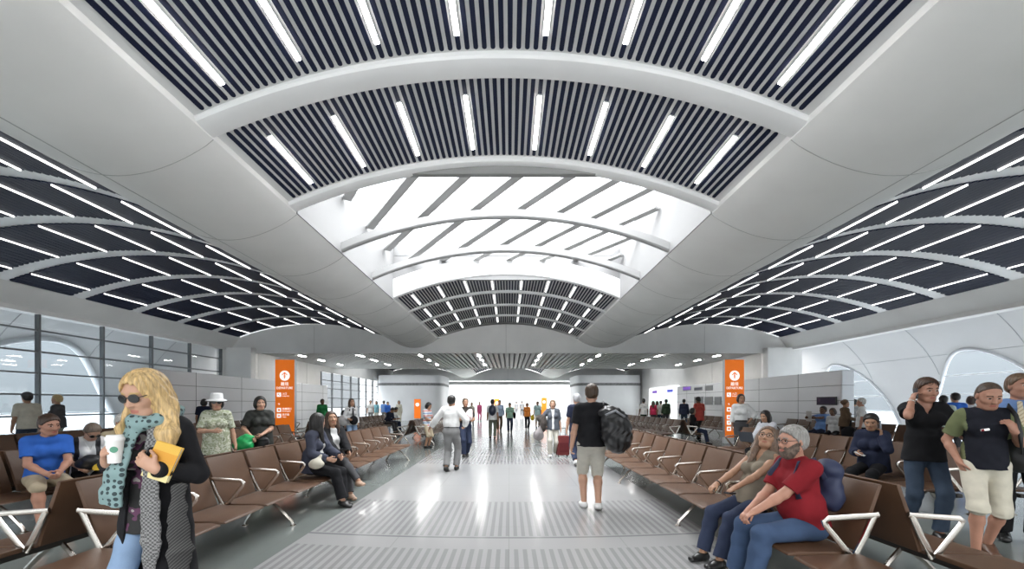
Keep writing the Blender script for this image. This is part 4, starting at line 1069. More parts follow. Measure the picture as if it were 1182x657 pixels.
for i, (lb, lo_) in enumerate((('white ticket counter with a blue sign, next to the aluminium partition', blue_s), ('white ticket counter with a purple sign, farther from the partition', purple))):
    counter(27.2 + i * 3.0, 30.0 + i * 3.0, lb, lo_)
# ------------------------------------------------------------------ the people
def C(n, *rgb): return cloth('cloth ' + n, rgb)
blk = C('black', .012, .012, .014); nav = C('navy', .02, .025, .05); wht = C('white', .74, .74, .73); gry = C('grey', .22, .22, .22); dgry = C('dark grey', .07, .07, .075)
khk = C('khaki', .42, .35, .25); stone_c = C('stone', .52, .50, .44); jean = C('denim', .045, .065, .10); ljean = C('light denim', .20, .29, .43); djean = C('dark denim', .03, .04, .075)
blu = C('royal blue', .035, .13, .50); lblu = C('sky blue', .18, .32, .62); red_c = C('red', .20, .012, .018); coral = C('coral', .62, .10, .08); grn = C('green', .03, .25, .08); mint = C('mint', .35, .55, .42)
olv = C('olive', .16, .18, .09); beige = C('beige', .50, .42, .28); pnk = C('pink', .62, .12, .25); org_c = C('orange', .75, .25, .05); teal = C('teal', .20, .42, .48)
shoe_b = mat('black shoe', (.012, .012, .012), .3); shoe_w = mat('white trainer', (.7, .7, .69), .5); sole = mat('pale sole', (.6, .6, .58), .6); shoe_br = mat('brown shoe', (.10, .05, .03), .4); nude = mat('tan flat shoe', (.42, .28, .20), .4)
SB = dict(mat=shoe_b); SW = dict(mat=shoe_w, sole=sole); SR = dict(mat=shoe_br)
HB, HD, HG, HW, HL = (.045, .022, .012), (.010, .008, .007), (.27, .26, .245), (.62, .60, .57), (.50, .34, .15)
def hr(style, col=HB, **k): return dict(style=style, col=col, **k)
def pos(px, z): return (floor_pt(px, z)[0], z, 0)
def to_cam(p, turn=0):
    a = math.atan2(-p[1], -p[0]) + R(turn); return (math.cos(a), math.sin(a))
def walk(p=.22, lift=.03, swap=False):
    a, b = ('r', 'l') if not swap else ('l', 'r'); s = 1 if not swap else -1
    return {'foot_' + a: (.085 * s, p, .09), 'foot_' + b: (-.085 * s, -p * 1.1, .10 + lift), 'toe_' + b: (0, -22), 'toe_' + a: (0, 8), 'pelvis': (0, 0, .915)}
def sit(z=.565, f=.51, w=.11, **k):
    d = dict(elb_r=(.5, -.30, -1), elb_l=(-.5, -.30, -1), pelvis=(0, 0, z), foot_r=(w, f, .085), foot_l=(-w, f, .085)); d.update(k); return d
def blob(name, label, cat, prims, h, m, wr=.0, cuts=(), group=None):
    """a soft thing given in world coordinates"""
    lo = np.min([p[0] for p, k in prims], 0); hi = np.max([p[1] for p, k in prims], 0); c = (lo + hi) / 2; c[2] = lo[2]
    f = field_for(prims, h)
    for pt, n in cuts: f.cut(pt, n)
    if wr: f.wrinkle(wr, 1.1, 1.3)
    o = field_obj(f, name, m, None); o.data.transform(Matrix.Translation(-Vector(c))); o.location = c
    return tag(o, label, cat, group)
def I3(): return np.eye(3)
def W_(pr, p): return world(pr[0], p)
def hand_pos(pr, sd, fwd=.08, palm=.0):
    f = pr[1]; return world(pr[0], f.wr[sd] + (f.hd[sd] * fwd + f.pn[sd] * palm) * f.k)
def dirw(pr, d):
    yaw = pr[0].rotation_euler[2]; c, s = math.cos(yaw), math.sin(yaw); return V(c * d[0] - s * d[1], s * d[0] + c * d[1], d[2])

# 1 -- the woman with the paper cup ------------------------------------------------
def graphic(fn_pts=None):
    return pattern_mat('printed t-shirt', 'blotch', [(.012, .012, .012), (.012, .012, .012), (.012, .012, .012), (.012, .012, .012), (.09, .03, .07), (.32, .30, .28)], 11)
def scarf_x(fig, root, h):
    k = fig.k; N = fig.N; m = pattern_mat('teal dotted scarf', 'dots', [(.20, .30, .30), (.03, .05, .055)], 34)
    pr = []
    for i in range(14):
        a, b = 2 * PI * i / 14, 2 * PI * (i + 1) / 14
        P_ = lambda t: N + fig.tx * .078 * math.sin(t) + fig.ty * (.085 * math.cos(t) + .015) + fig.tz * (.030 - .035 * math.cos(t))
        pr.append((p_cone(P_(a), P_(b), .036 + .006 * math.sin(5 * a), .036 + .006 * math.sin(5 * b)), .02))
    pts = [N + V(.040, .10, -.03), N + V(.055, .150, -.14), N + V(.075, .165, -.25), N + V(.098, .160, -.35), N + V(.108, .150, -.41)]
    for a, b, r1, r2 in zip(pts[:-1], pts[1:], (.046, .050, .054, .060), (.050, .054, .060, .064)): pr.append((p_cone(a, b, r1, r2, V(1, -.2, 0), .38, cut=b is pts[-1]), .02))
    f = field_for(pr, h); f.wrinkle(.004, 1.6, 2); field_obj(f, 'scarf', m, root)
def shawl_x(fig, root, h):
    N = fig.N; m = pattern_mat('checked shawl', 'check', [(.22, .22, .22), (.07, .07, .07)], 100)
    pr = []; pts = [N + V(-.05, .10, -.02), N + V(-.075, .150, -.22), N + V(-.085, .165, -.40), N + V(-.090, .165, -.60), N + V(-.075, .155, -.74)]
    for a, b, r1, r2 in zip(pts[:-1], pts[1:], (.026, .034, .042, .044), (.034, .042, .044, .030)): pr.append((p_cone(a, b, r1, r2, V(1, .1, 0), .30, cut=b is pts[-1]), .02))
    f = field_for(pr, h); f.wrinkle(.004, 1.5, 4); field_obj(f, 'shawl', m, root)
    m2 = pattern_mat('black white shawl', 'dstripe', [(.02, .02, .02), (.03, .03, .03), (.09, .088, .085), (.02, .02, .02)], 60)
    pr = []; pts = [N + V(-.185, .11, -.33), N + V(-.190, .13, -.50), N + V(-.200, .125, -.66), N + V(-.190, .12, -.80), N + V(-.175, .11, -.92)]
    for a, b, r1, r2 in zip(pts[:-1], pts[1:], (.030, .042, .052, .044), (.042, .052, .044, .022)): pr.append((p_cone(a, b, r1, r2, V(.8, .6, 0), .32), .02))
    f = field_for(pr, h); f.wrinkle(.006, 1.4, 1); field_obj(f, 'shawl', m2, root)
p = (-1.905, 2.20, 0)
pw = person('young woman with long blonde hair, sunglasses and a teal scarf holding a paper cup', p, (.10, -1),
    Fig(1.65, True, .80, hand_r=(.125, .170, 1.225), elb_r=(.35, -.5, -1), hdir_r=(-.25, .55, .75), palm_r=(-.75, -.35, .1), curl_r=.75, hand_l=(-.125, .185, 1.19), elb_l=(-.35, -.45, -1), hdir_l=(.75, .15, .62), palm_l=(0, -1, 0), curl_l=.45, head=(20, -12, 2), foot_r=(.08, .10, .085), foot_l=(-.08, -.12, .09), toe_r=(-8, 0), toe_l=(5, 0)),
    h=.0055, under=dict(mat=graphic(), sleeve=0, off=.010, hem=.10, loose=.2), top=dict(mat=blk, sleeve=1.0, off=.022, open=.080, hem=.43, name='coat', flare=.02, loose=.3, sloose=-.004, staper=.002), bottom=dict(mat=ljean, off=.006, flare=.002), shoes=SB,
    hair=hr('verylong', HL, amp=.0030, t=.016, locks=(((-.085, .03, .10), (-.110, .085, -.06), .040, .050), ((-.110, .085, -.06), (-.115, .125, -.22), .050, .030), ((.075, .05, .10), (.085, .105, -.03), .030, .026), ((.085, .105, -.03), (.080, .135, -.14), .026, .012))), extras=[glasses(True), scarf_x, shawl_x])
def paper_cup(label, c, r=.042, hgt=.125, tilt=(0, 0), liquid=None, lid=True):
    root = empty('paper_cup', c); tag(root, label, 'cup'); root.rotation_euler = (tilt[0], tilt[1], 0)
    mb = MB(); mb.lathe([(r * .72, 0), (r, hgt), (r * .96, hgt)], 24); mb.build('cup_body', liquid or mat('white paper', (.80, .80, .78), .6), root, auto=R(40))
    if lid: mb = MB(); mb.lathe([(r * 1.06, hgt - .008), (r * 1.06, hgt + .004), (r * .92, hgt + .010), (r * .88, hgt + .020), (.001, hgt + .018)], 24); mb.build('lid', mat('white plastic lid', (.82, .82, .82), .35), root, auto=R(40))
    else: mb = MB(); mb.lathe([(r * 1.04, hgt - .004), (r * 1.04, hgt + .006), (r * .7, hgt + .012), (.001, hgt + .012)], 24); mb.build('lid', mat('clear lid', (.8, .82, .82), .1), root, auto=R(40))
    return root
hp_ = hand_pos(pw, 1, .075, .050)
cup = paper_cup('white paper cup with a green emblem, in the blonde woman\'s raised hand', tuple(hp_ + V(.0, -.01, -.055)), .036, .118)
mb = MB(); 
n = 20
mb.add([(.0350 * math.sin(.45 * math.cos(2 * PI * i / n)), -.0350 * math.cos(.45 * math.cos(2 * PI * i / n)), .068 + .015 * math.sin(2 * PI * i / n)) for i in range(n)], [tuple(range(n))]); mb.build('emblem', mat('emblem green', (.10, .30, .20), .5), cup); cup.rotation_euler = (0, 0, R(38))
bk = hand_pos(pw, -1, .055, .0); root = empty('paperback_book', tuple(bk + dirw(pw, V(-.045, -.035, .0)))); tag(root, 'paperback book with a yellow and white cover held by the blonde woman', 'book'); root.rotation_euler = (R(-6), R(20), pw[0].rotation_euler[2] + PI)
mb = MB(); mb.box((-.052, -.004, -.085), (.064, .010, .09)); mb.build('page_block', mat('book pages', (.78, .74, .62), .8), root)
mb = MB(); mb.box((-.056, -.009, -.09), (.068, -.004, .095)); mb.box((-.056, .010, -.09), (.068, .015, .095)); mb.build('book_cover', pattern_mat('yellow cover', 'hstripe', [(.62, .30, .04), (.66, .40, .07), (.70, .60, .30), (.62, .34, .05)], 4.7), root, bevel=.001)
# 2 -- the seated trio ------------------------------------------------------------
man_blue = person('seated man in a royal blue polo shirt and khaki shorts, hands clasped', (-5.64, 4.94, 0), (.85, -.52), Fig(1.70, hand_r=(.055, .40, .66), hand_l=(-.05, .42, .67), palm_r=(-1, 0, 0), lean=14, head=(2, 18, 0), build=.94, **sit(.585, .47)), h=.009, skin='red',
    top=dict(mat=blu, sleeve=.36, collar=1, hem=.06), bottom=dict(mat=khk, len=.50, off=.020, flare=.014), shoes=SR, hair=hr('crop', HB))
old_w = person('elderly woman with sunglasses bent over a black bag on her lap', (-5.60, 5.40, 0), (.80, -.55), Fig(1.52, True, .9, hand_r=(.12, .34, .72), hand_l=(-.10, .36, .74), lean=14, head=(34, 12, 0), **sit(.645, .50)), h=.010,
    top=dict(mat=pattern_mat('white and black top', 'vstripe', [(.70, .70, .70), (.70, .70, .70), (.03, .03, .035), (.72, .72, .72)], 5), sleeve=.42, v=.14), under=dict(mat=wht, sleeve=0, off=.008), bottom=dict(mat=blk), shoes=SB, hair=hr('crop', (.16, .12, .09)), extras=[glasses(True)])
old_m = person('grey-haired man with glasses in a beige shirt leaning forward on the seats', (-5.72, 5.86, 0), (.97, -.22), Fig(1.70, hand_r=(.12, .52, .66), hand_l=(-.08, .50, .66), lean=18, head=(0, 0, 0), **sit(.58, .45)), h=.010, skin='red',
    top=dict(mat=beige, sleeve=.40, collar=1), bottom=dict(mat=gry), shoes=SB, hair=hr('thin', HW, thr=.005), extras=[glasses(False)])
q = W_(old_w, (0, .27, .70)); blob('handbag', 'black bag lying on the lap of the elderly woman', 'bag', [(p_ell(q + V(0, 0, -.02), I3(), (.17, .15, .085)), .02), (p_ell(q + V(.06, -.07, .03), I3(), (.10, .08, .07)), .03)], .010, mat('black nylon', (.015, .015, .017), .45), .004)
q = hand_pos(old_w, -1, .09, .04); paper_cup('yellow drink in a clear-lidded cup held over the black bag', tuple(q + V(.02, -.03, -.02)), .040, .10, liquid=mat('yellow drink', (.75, .50, .05), .25), lid=False)
# 3/4 -- standing between the rows on the left -------------------------------------
p = pos(250, 6.35)
hatw = person('woman in a white sun hat and green patterned shirt standing between seat rows', p, to_cam(p, -4), Fig(1.60, True, 1.02, hand_r=(.02, .24, 1.13), elb_r=(1, -.4, -.6), hand_l=(-.27, .02, .86), curl_r=.7, head=(4, 4, 0)), h=.009,
    top=dict(mat=pattern_mat('green patterned shirt', 'blotch', [(.18, .20, .12), (.48, .50, .40), (.30, .33, .22), (.62, .62, .52)], 16), sleeve=.45, hem=.20, collar=1, off=.02), bottom=dict(mat=blk), shoes=SB, hair=hr('bob', HD), extras=[glasses(True), sunhat(wht, blk)])
p = pos(300, 7.0)
blkw = person('woman in black with short black hair carrying a bright green bag', p, to_cam(p, 6), Fig(1.585, True, 1.12, hand_r=(.15, .22, .99), hand_l=(-.0, .24, 1.02), elb_r=(1, -.5, -.4), elb_l=(-1, -.4, -.4), palm_r=(0, 0, -1), curl_r=.8, curl_l=.8, head=(4, 6, 0)), h=.009,
    top=dict(mat=pattern_mat('faint black check', 'check', [(.012, .014, .012), (.020, .022, .018)], 20), sleeve=.44, hem=.14, off=.022), bottom=dict(mat=C('pale green', .50, .56, .46), off=.02), shoes=SB, hair=hr('bob', HD, t=.018))
q = hand_pos(blkw, 1, .05); gm = mat('green plastic', (.02, .42, .12), .3)
blob('shopping_bag', 'bright green bag hanging from the hand of the woman in black', 'bag', [(p_ell(q + V(-.16, -.02, -.10), I3(), (.17, .10, .12)), .02), (p_ell(q + V(-.12, -.02, -.02), I3(), (.11, .07, .09)), .04), (p_cone(q + V(-.08, -.02, .02), q + V(-.01, 0, .03), .05, .022), .03)], .009, gm, .007)
q = W_(blkw, (-.02, .20, .80)); blob('waist_bag', 'small black bag at the hip of the woman with the green bag', 'bag', [(p_ell(q, I3(), (.11, .06, .10)), .02), (p_ell(q + V(0, -.02, .05), I3(), (.10, .05, .04)), .01)], .010, mat('black nylon', (.015, .015, .017), .45))
# 5 -- the two laughing women --------------------------------------------------------
w1 = person('seated woman with black hair and navy jacket turned to her laughing neighbour', (-2.83, 5.88, 0), (.95, -.30), Fig(1.64, True, .98, lean=4, twist=14, hand_r=(.10, .36, .72), hand_l=(-.12, .38, .74), head=(2, 62, 0), elb_r=(.5, -.3, -1), elb_l=(-.5, -.3, -1), pelvis=(0, 0, .60), foot_r=(.02, .56, .10), foot_l=(-.06, .50, .085), knee_r=(-.2, 1, .4), toe_r=(0, -10)), h=.008,
    under=dict(mat=wht, sleeve=0, off=.008), top=dict(mat=C('navy jacket', .05, .055, .08), sleeve=.98, open=.05, off=.022, hem=.10, name='jacket', collar=1), bottom=dict(mat=blk, off=.016, flare=.022), shoes=SB, hair=hr('long', HD))
w2 = person('laughing seated woman in a black jacket and white top with crossed legs', (-2.82, 6.52, 0), (.72, -.70), Fig(1.66, True, 1.0, lean=-6, hand_r=(.06, .36, .70), hand_l=(-.10, .38, .72), head=(-2, -6, 3), elb_r=(.5, -.3, -1), elb_l=(-.5, -.3, -1), pelvis=(0, 0, .595), foot_r=(-.10, .72, .30), foot_l=(-.04, .56, .085), knee_r=(-.1, 1, .8), knee_l=(0, 1, .5), toe_r=(0, 10), curl_l=.6), h=.008, skin='tan',
    under=dict(mat=wht, sleeve=0, off=.008), top=dict(mat=blk, sleeve=.98, open=.075, off=.022, hem=.10, name='jacket', collar=1), bottom=dict(mat=dgry, off=.010, flare=.004), shoes=dict(mat=nude), hair=hr('long', (.035, .018, .010)))
q = W_(w2, (-.06, .30, .73)); root = empty('wallet', tuple(q)); tag(root, 'dark wallet on the lap of the laughing woman', 'wallet'); mb = MB(); mb.box((-.08, -.05, -.012), (.08, .05, .012)); mb.build('cover', shoe_b, root, bevel=.006); mb = MB(); mb.box((.06, -.02, .012), (.085, .02, .016)); mb.build('clasp', chrome, root)
q = W_(w1, (.15, .20, .66)); blob('handbag', 'pale cloth bag held on the lap of the woman in the navy jacket', 'bag', [(p_ell(q + V(.03, -.08, -.04), I3(), (.10, .08, .07)), .02), (p_cone(q + V(.05, -.07, .0), q + V(.08, -.05, .07), .04, .02), .03)], .010, C('cream', .58, .55, .46), .005)
# 6/7/8 -- the walkway, left of centre ----------------------------------------------
p = pos(521, 8.75); wsm = person('man in a white shirt and grey trousers walking away down the hall', p, (.12, 1), Fig(1.66, build=1.08, hand_r=(.27, .16, 1.02), elb_r=(.8, -.9, 0), hand_l=(-.52, .10, .98), elb_l=(-.3, -1, 0), head=(0, -8, 0), **walk(.12, .01)), h=.010, skin='tan',
    top=dict(mat=wht, tuck=1, sleeve=.92, collar=1, off=.024, loose=.9), bottom=dict(mat=gry, off=.020, flare=.012), shoes=SB, hair=hr('short', HD), extras=[belt(shoe_b)])
p = pos(537, 11.0); person('man in a dark polo and jeans carrying a pink bundle, facing the viewer', p, to_cam(p, 14), Fig(1.63, hand_r=(.10, .28, 1.12), hand_l=(-.16, .26, 1.08), **walk(.16, .02)), h=.012, skin='tan', top=dict(mat=C('charcoal', .04, .035, .03), collar=1, tuck=1), bottom=dict(mat=djean, off=.02), shoes=SB, hair=hr('crop', (.10, .07, .05)))
blob('cloth_bundle', 'pink and white bundle in the arms of the man in the dark polo', 'bundle', [(p_ell(V(*p) + V(.12, -.24, 1.12), I3(), (.11, .09, .13)), .02), (p_ell(V(*p) + V(.16, -.22, 1.24), I3(), (.07, .07, .07)), .03)], .012, pattern_mat('pink bundle cloth', 'blotch', [(.70, .20, .25), (.72, .60, .60), (.65, .25, .28)], 9), .005)
p = pos(493, 13.3); person('boy in a striped shirt and khaki shorts looking down beside the pale seats', p, (.9, -.42), Fig(1.50, build=.92, child=True, hand_r=(.08, .30, 1.05), hand_l=(-.08, .32, 1.07), head=(24, 0, 0)), h=.012, skin='tan', top=dict(mat=pattern_mat('boy stripes', 'hstripe', [(.66, .66, .66), (.20, .30, .45), (.66, .66, .66), (.60, .22, .20)], 6.5), hem=.12, off=.022), bottom=dict(mat=khk, len=.52, off=.024), shoes=SB, hair=hr('bob', HD))
# 9/10/11 -- the walkway, right of centre --------------------------------------------
p = pos(683, 5.62); bpm = person('man in a black t-shirt and pale shorts walking away with a bulky black bag', p, (.04, 1), Fig(1.74, build=1.06, hand_l=(-.27, .06, .86), hand_r=(.20, .14, 1.30), elb_r=(1, .2, -.8), curl_r=.9, head=(0, -4, 0), foot_r=(.075, -.10, .10), foot_l=(-.10, .06, .085), toe_r=(-6, -16), toe_l=(4, 0)), h=.008,
    top=dict(mat=blk, sleeve=.40, hem=.06, off=.018), bottom=dict(mat=C('pale shorts', .50, .48, .42), len=.50, off=.026, flare=.012), shoes=SW, hair=hr('short', (.05, .028, .015)))
q = V(p[0] + .27, p[1] - .26, 0); bm_ = mat('glossy black nylon', (.010, .010, .011), .28)
bb = blob('duffel_backpack', 'bulky shiny black bag slung over the shoulder of the man in shorts', 'backpack', [(p_ell(q + V(0, 0, 1.10), I3(), (.20, .15, .27)), .03), (p_ell(q + V(.01, -.06, 1.00), I3(), (.18, .12, .20)), .05), (p_ell(q + V(-.08, .02, 1.33), I3(), (.15, .11, .09)), .04), (p_ell(q + V(-.14, .0, 1.26), I3(), (.07, .08, .14)), .03)], .009, bm_, .010)
mb = MB(); c = bb.location; mb.tube([V(p[0] + .12, p[1] - .17, 1.36) - c, V(p[0] + .15, p[1] - .04, 1.475) - c, V(p[0] + .17, p[1] + .10, 1.40) - c, V(p[0] + .20, p[1] + .14, 1.22) - c, V(p[0] + .25, p[1] - .06, 1.02) - c], .022, 8, flat=.4); mb.build('strap', bm_, bb, smooth=True)
mb = MB(); mb.tube([V(p[0] + .10, p[1] - .38, 1.30) - c, V(p[0] + .22, p[1] - .42, 1.36) - c, V(p[0] + .34, p[1] - .40, 1.28) - c], .014, 6); mb.build('carry_handle', mat('grey webbing', (.25, .26, .28), .7), bb, smooth=True)
p = pos(666, 9.6); person('grey-haired man in dark blue walking ahead of the man in shorts', p, (-.10, 1), Fig(1.72, **walk(.20, .04)), h=.011, top=dict(mat=nav, sleeve=.42), bottom=dict(mat=djean, off=.018), shoes=SW, hair=hr('crop', (.35, .35, .36)))
p = pos(638, 11.1); scw = person('woman with a white scarf and dark top pulling a red suitcase', p, to_cam(p, 4), Fig(1.58, True, hand_l=(-.24, .02, .84), hand_r=(.26, .14, .98), elb_r=(1, -.6, 0), head=(6, -4, 0), **walk(.14, .02)), h=.012, under=dict(mat=wht, sleeve=0, off=.012), top=dict(mat=C('slate', .10, .11, .13), sleeve=.5, v=.30, open=.03, off=.024, hem=.10), bottom=dict(mat=stone_c, off=.018), shoes=SW, hair=hr('bob', (.22, .15, .09)))
blob('jacket', 'dark jacket draped over the arm of the suitcase woman', 'jacket', [(p_ell(V(*p) + V(-.27, -.14, .92), I3(), (.10, .11, .24)), .02), (p_ell(V(*p) + V(-.33, -.10, 1.05), I3(), (.12, .09, .10)), .04)], .014, C('dark brown', .07, .06, .055), .008)
blob('carrier_bag', 'grey carrier bag hanging low beside the suitcase woman', 'bag', [(p_ell(V(*p) + V(-.40, -.16, .60), I3(), (.15, .08, .14)), .02), (p_cone(V(*p) + V(-.39, -.16, .66), V(*p) + V(-.30, -.15, .92), .10, .025), .04)], .014, C('mid grey', .25, .23, .23), .006)
root = empty('suitcase', (p[0] + .27, p[1] - .02, 0), R(10)); tag(root, 'dark red upright suitcase held by the woman with the white scarf', 'suitcase')
mb = MB(); mb.box((-.16, -.11, .05), (.16, .11, .58)); mb.build('case', C('dark red', .16, .035, .035), root, bevel=.03, seg=3)
mb = MB(); mb.tube([(-.08, 0, .58), (-.08, 0, .78), (.08, 0, .78), (.08, 0, .58)], .010, 6); mb.build('pull_handle', dgry, root)
mb = MB(); mb.box((-.13, -.125, .14), (.13, -.108, .40)); mb.build('front_pocket', C('darker red', .11, .02, .022), root, bevel=.008)
for sx in (-.12, .12):
    mb = MB(); mb.lathe([(.028, -.014), (.028, .014)], 14); mb.v = [(v[2] + sx, v[0], v[1] + .03) for v in mb.v]; mb.build('wheel', shoe_b, root)
# 12 -- far walkers ------------------------------------------------------------------
def far(label, px, z, face, H=1.7, fem=False, top=wht, bot=djean, hair=None, h=.018, sleeve=.42, pose=None, skin='tan', hem=.08, shoes=SB, blen=.97, loc=None, group=None, extras=(), **fk):
    p = loc or pos(px, z); f = face if isinstance(face, tuple) else to_cam(p, face) if face is not None else (0, 1)
    d = dict(pose or {}); d.update(fk)
    return person(label, p, f, Fig(H, fem, **d), h=h, skin=skin, top=dict(mat=top, sleeve=sleeve, hem=hem), bottom=dict(mat=bot, len=blen), shoes=shoes, hair=hair or hr('short', HD), extras=extras), p
def rucksack(label, p, face, z=1.15, m=None, s_=1.0, hh=.014):
    d = V(*nrm(face), 0); q = V(p[0], p[1], z) - d * .19
    return blob('rucksack', label, 'backpack', [(p_ell(q, I3(), (.15 * s_, .13 * s_, .22 * s_)), .02), (p_ell(q - d * .07 + V(0, 0, -.06), I3(), (.11 * s_, .08 * s_, .11 * s_)), .03)], hh, m or mat('navy nylon', (.02, .03, .06), .4))
_, p = far('man with a navy rucksack and grey-green trousers walking away in the distance', 568.5, 16.6, (.05, 1), 1.66, top=wht, bot=C('grey green', .16, .17, .13), pose=walk(.12, .03)); rucksack('navy rucksack on the back of the distant man in grey-green trousers', p, (0, 1), 1.18)
far('man in a pale blue shirt and brown trousers just beyond the rucksack man', 576.5, 21.5, 5, 1.66, top=C('pale blue', .40, .50, .66), bot=C('brown', .12, .08, .05), pose=walk(.14), sleeve=.9)
_, p = far('man in a mint green shirt and dark jeans walking towards the viewer', 588.5, 20.4, 2, 1.52, top=mint, pose=walk(.12)); blob('shoulder_bag', 'black shoulder bag at the side of the man in mint green', 'bag', [(p_ell(V(p[0] + .24, p[1] - .02, .85), I3(), (.07, .12, .16)), .02), (p_cone(V(p[0] + .22, p[1], .98), V(p[0] + .15, p[1], 1.2), .02, .015), .02)], .018, blk)
far('woman in an orange vest over white with black trousers in the distance', 608.5, 22.6, 8, 1.52, True, top=org_c, bot=blk, pose=walk(.1), hair=hr('bob', HB))
_, p = far('traveller in pale clothes with shoulder straps carrying a yellow bag', 620.5, 24.0, 3, 1.62, top=C('pale aqua', .45, .62, .62), bot=stone_c, blen=.6, pose=walk(.12), hair=hr('short', (.3, .26, .2))); blob('carrier_bag', 'yellow bag carried by the distant traveller in pale clothes', 'bag', [(p_ell(V(p[0] - .30, p[1] - .02, .62), I3(), (.13, .08, .17)), .02), (p_cone(V(p[0] - .28, p[1], .75), V(p[0] - .25, p[1], .86), .03, .012), .02)], .018, C('yellow', .75, .52, .04))
far('tiny distant figure in pink at the bright end of the hall', 553.5, 33, 10, 1.60, True, top=pnk, bot=pnk, h=.022)
far('distant woman in a cream top beside the figure in pink', 544.5, 27, 6, 1.55, True, top=C('cream', .58, .55, .46), bot=gry, h=.022, hair=hr('bob', HB))
far('blurred grey figure walking at the bright end, nearest the glass', 596, 44, None, 1.7, top=gry, bot=gry, h=.024); far('second blurred grey figure at the bright end, in dark trousers', 602.5, 43, None, 1.75, top=gry, bot=dgry, h=.024)
# 13.. -- left, farther back -----------------------------------------------------------
r_, p = far('young woman with long hair, a grey shoulder bag and a black bag, standing', 405.5, 12.6, 24, 1.62, True, top=C('soft white', .60, .60, .60), bot=ljean, hair=hr('long', (.05, .03, .02)), h=.012, sleeve=.9, hand_r=(.18, .22, 1.05))
blob('shoulder_bag', 'grey bag at the hip of the long-haired standing young woman', 'bag', [(p_ell(V(p[0] - .18, p[1] - .16, .93), I3(), (.17, .10, .17)), .02), (p_cone(V(p[0] - .15, p[1] - .14, 1.05), V(p[0] - .05, p[1] - .13, 1.30), .025, .02), .02)], .012, C('light grey', .42, .40, .40), .004)
blob('handbag', 'black handbag beside the grey bag of the long-haired young woman', 'bag', [(p_ell(V(p[0] + .14, p[1] - .17, .94), I3(), (.13, .08, .14)), .02), (p_cone(V(p[0] + .12, p[1] - .15, 1.05), V(p[0] + .1, p[1] - .12, 1.30), .02, .02), .02)], .012, blk)
SITF = sit(.57, .50, lean=24, hand_r=(.10, .44, .70), hand_l=(-.10, .44, .70))
far('man in a dark jacket bending forward on the far seats', 0, 0, (.95, -.3), 1.72, top=nav, bot=dgry, pose=SITF, loc=(-5.99, 19.92, 0), sleeve=.95, head=(20, 0, 0)); far('man in a white shirt bending forward beside the dark jacket on the far seats', 0, 0, (.95, -.3), 1.72, top=wht, bot=djean, pose=SITF, loc=(-5.99, 20.56, 0), sleeve=.9, head=(10, 0, 0))
far('seated person with black hair leaning forward just past the orange sign', 0, 0, (.92, -.4), 1.66, True, top=blk, bot=blk, pose=sit(.59, .52, lean=28, hand_r=(.1, .48, .72), hand_l=(-.1, .48, .72)), loc=(-5.99, 14.16, 0), sleeve=.95, h=.014, hair=hr('bob', HD), head=(10, 0, 0))
far('man in a green jacket standing by the aluminium partition', 372, 19.0, 20, 1.68, top=grn, bot=dgry, sleeve=.95, skin='brown', hair=hr('crop', HD))
far('dark-haired person in a navy t-shirt standing by the near end of the partition', 231.5, 13.4, (-.3, .9), 1.62, top=nav, bot=djean, h=.014, hair=hr('bob', HD), loc=(-10.05, 13.4, 0))
far('person in a white top standing by the distant gridded window', 427.5, 29, 10, 1.7, top=wht, bot=gry, h=.022); far('person in a turquoise top by the distant gridded window', 434.5, 29.5, -20, 1.65, True, top=teal, bot=stone_c, h=.022, hair=hr('bob', HD))
far('person in a bright blue shirt by the distant window, facing away', 443, 30, None, 1.68, top=lblu, bot=gry, h=.022); far('person in a blue jacket next to the bright blue shirt by the distant window', 447.5, 29.5, 30, 1.6, top=blu, bot=dgry, h=.022, sleeve=.9); far('woman in a long cream coat standing by the distant silver core wall', 460.5, 29, 0, 1.68, True, top=C('cream', .58, .55, .46), bot=C('cream', .58, .55, .46), h=.022, hair=hr('bob', HB), hem=.3, sleeve=.95)
far('man in a cap and pale shirt looking out of the mullioned window', 0, 0, (-.95, .3), 1.74, top=C('cream', .58, .55, .46), bot=jean, h=.012, loc=(-11.6, 9.80, 0), extras=[cap(dgry)], sleeve=.45)
far('blond person in a dark t-shirt and patterned shorts at the mullioned window', 0, 0, (-.85, -.3), 1.70, True, top=dgry, bot=pattern_mat('green shorts', 'blotch', [(.12, .18, .14), (.30, .34, .26), (.14, .2, .16)], 14), blen=.45, h=.012, loc=(-11.7, 10.55, 0), hair=hr('short', (.45, .33, .16)))
# right, farther back ------------------------------------------------------------------
p = pos(855, 10.8); person('woman in a white blouse with hand on hip in front of the orange sign', p, to_cam(p, 8), Fig(1.72, True, hand_l=(-.20, .03, 1.00), elb_l=(-1, -.25, 0), hand_r=(.22, .05, .83), hdir_l=(.5, .4, -.6), head=(2, 10, 0)), h=.010, top=dict(mat=wht, sleeve=.80, collar=1, tuck=1, off=.02), bottom=dict(mat=dgry), shoes=SB, hair=hr('bob', HD), skin='tan', extras=[belt(shoe_b)])
lap = person('seated woman with long black hair and pale jacket using a laptop', (5.40, 8.52, 0), (-.93, -.36), Fig(1.64, True, lean=2, hand_r=(.10, .40, .70), hand_l=(-.10, .40, .70), head=(14, 0, 0), **sit(.60, .52)), h=.010, top=dict(mat=C('pale grey', .46, .47, .50), sleeve=.95, off=.02), bottom=dict(mat=blk), shoes=SB, hair=hr('long', HD), skin='tan')
q = W_(lap, (0, .48, .665)); root = empty('laptop', tuple(q), lap[0].rotation_euler[2]); tag(root, 'dark laptop on the knees of the seated woman in the pale jacket', 'laptop')
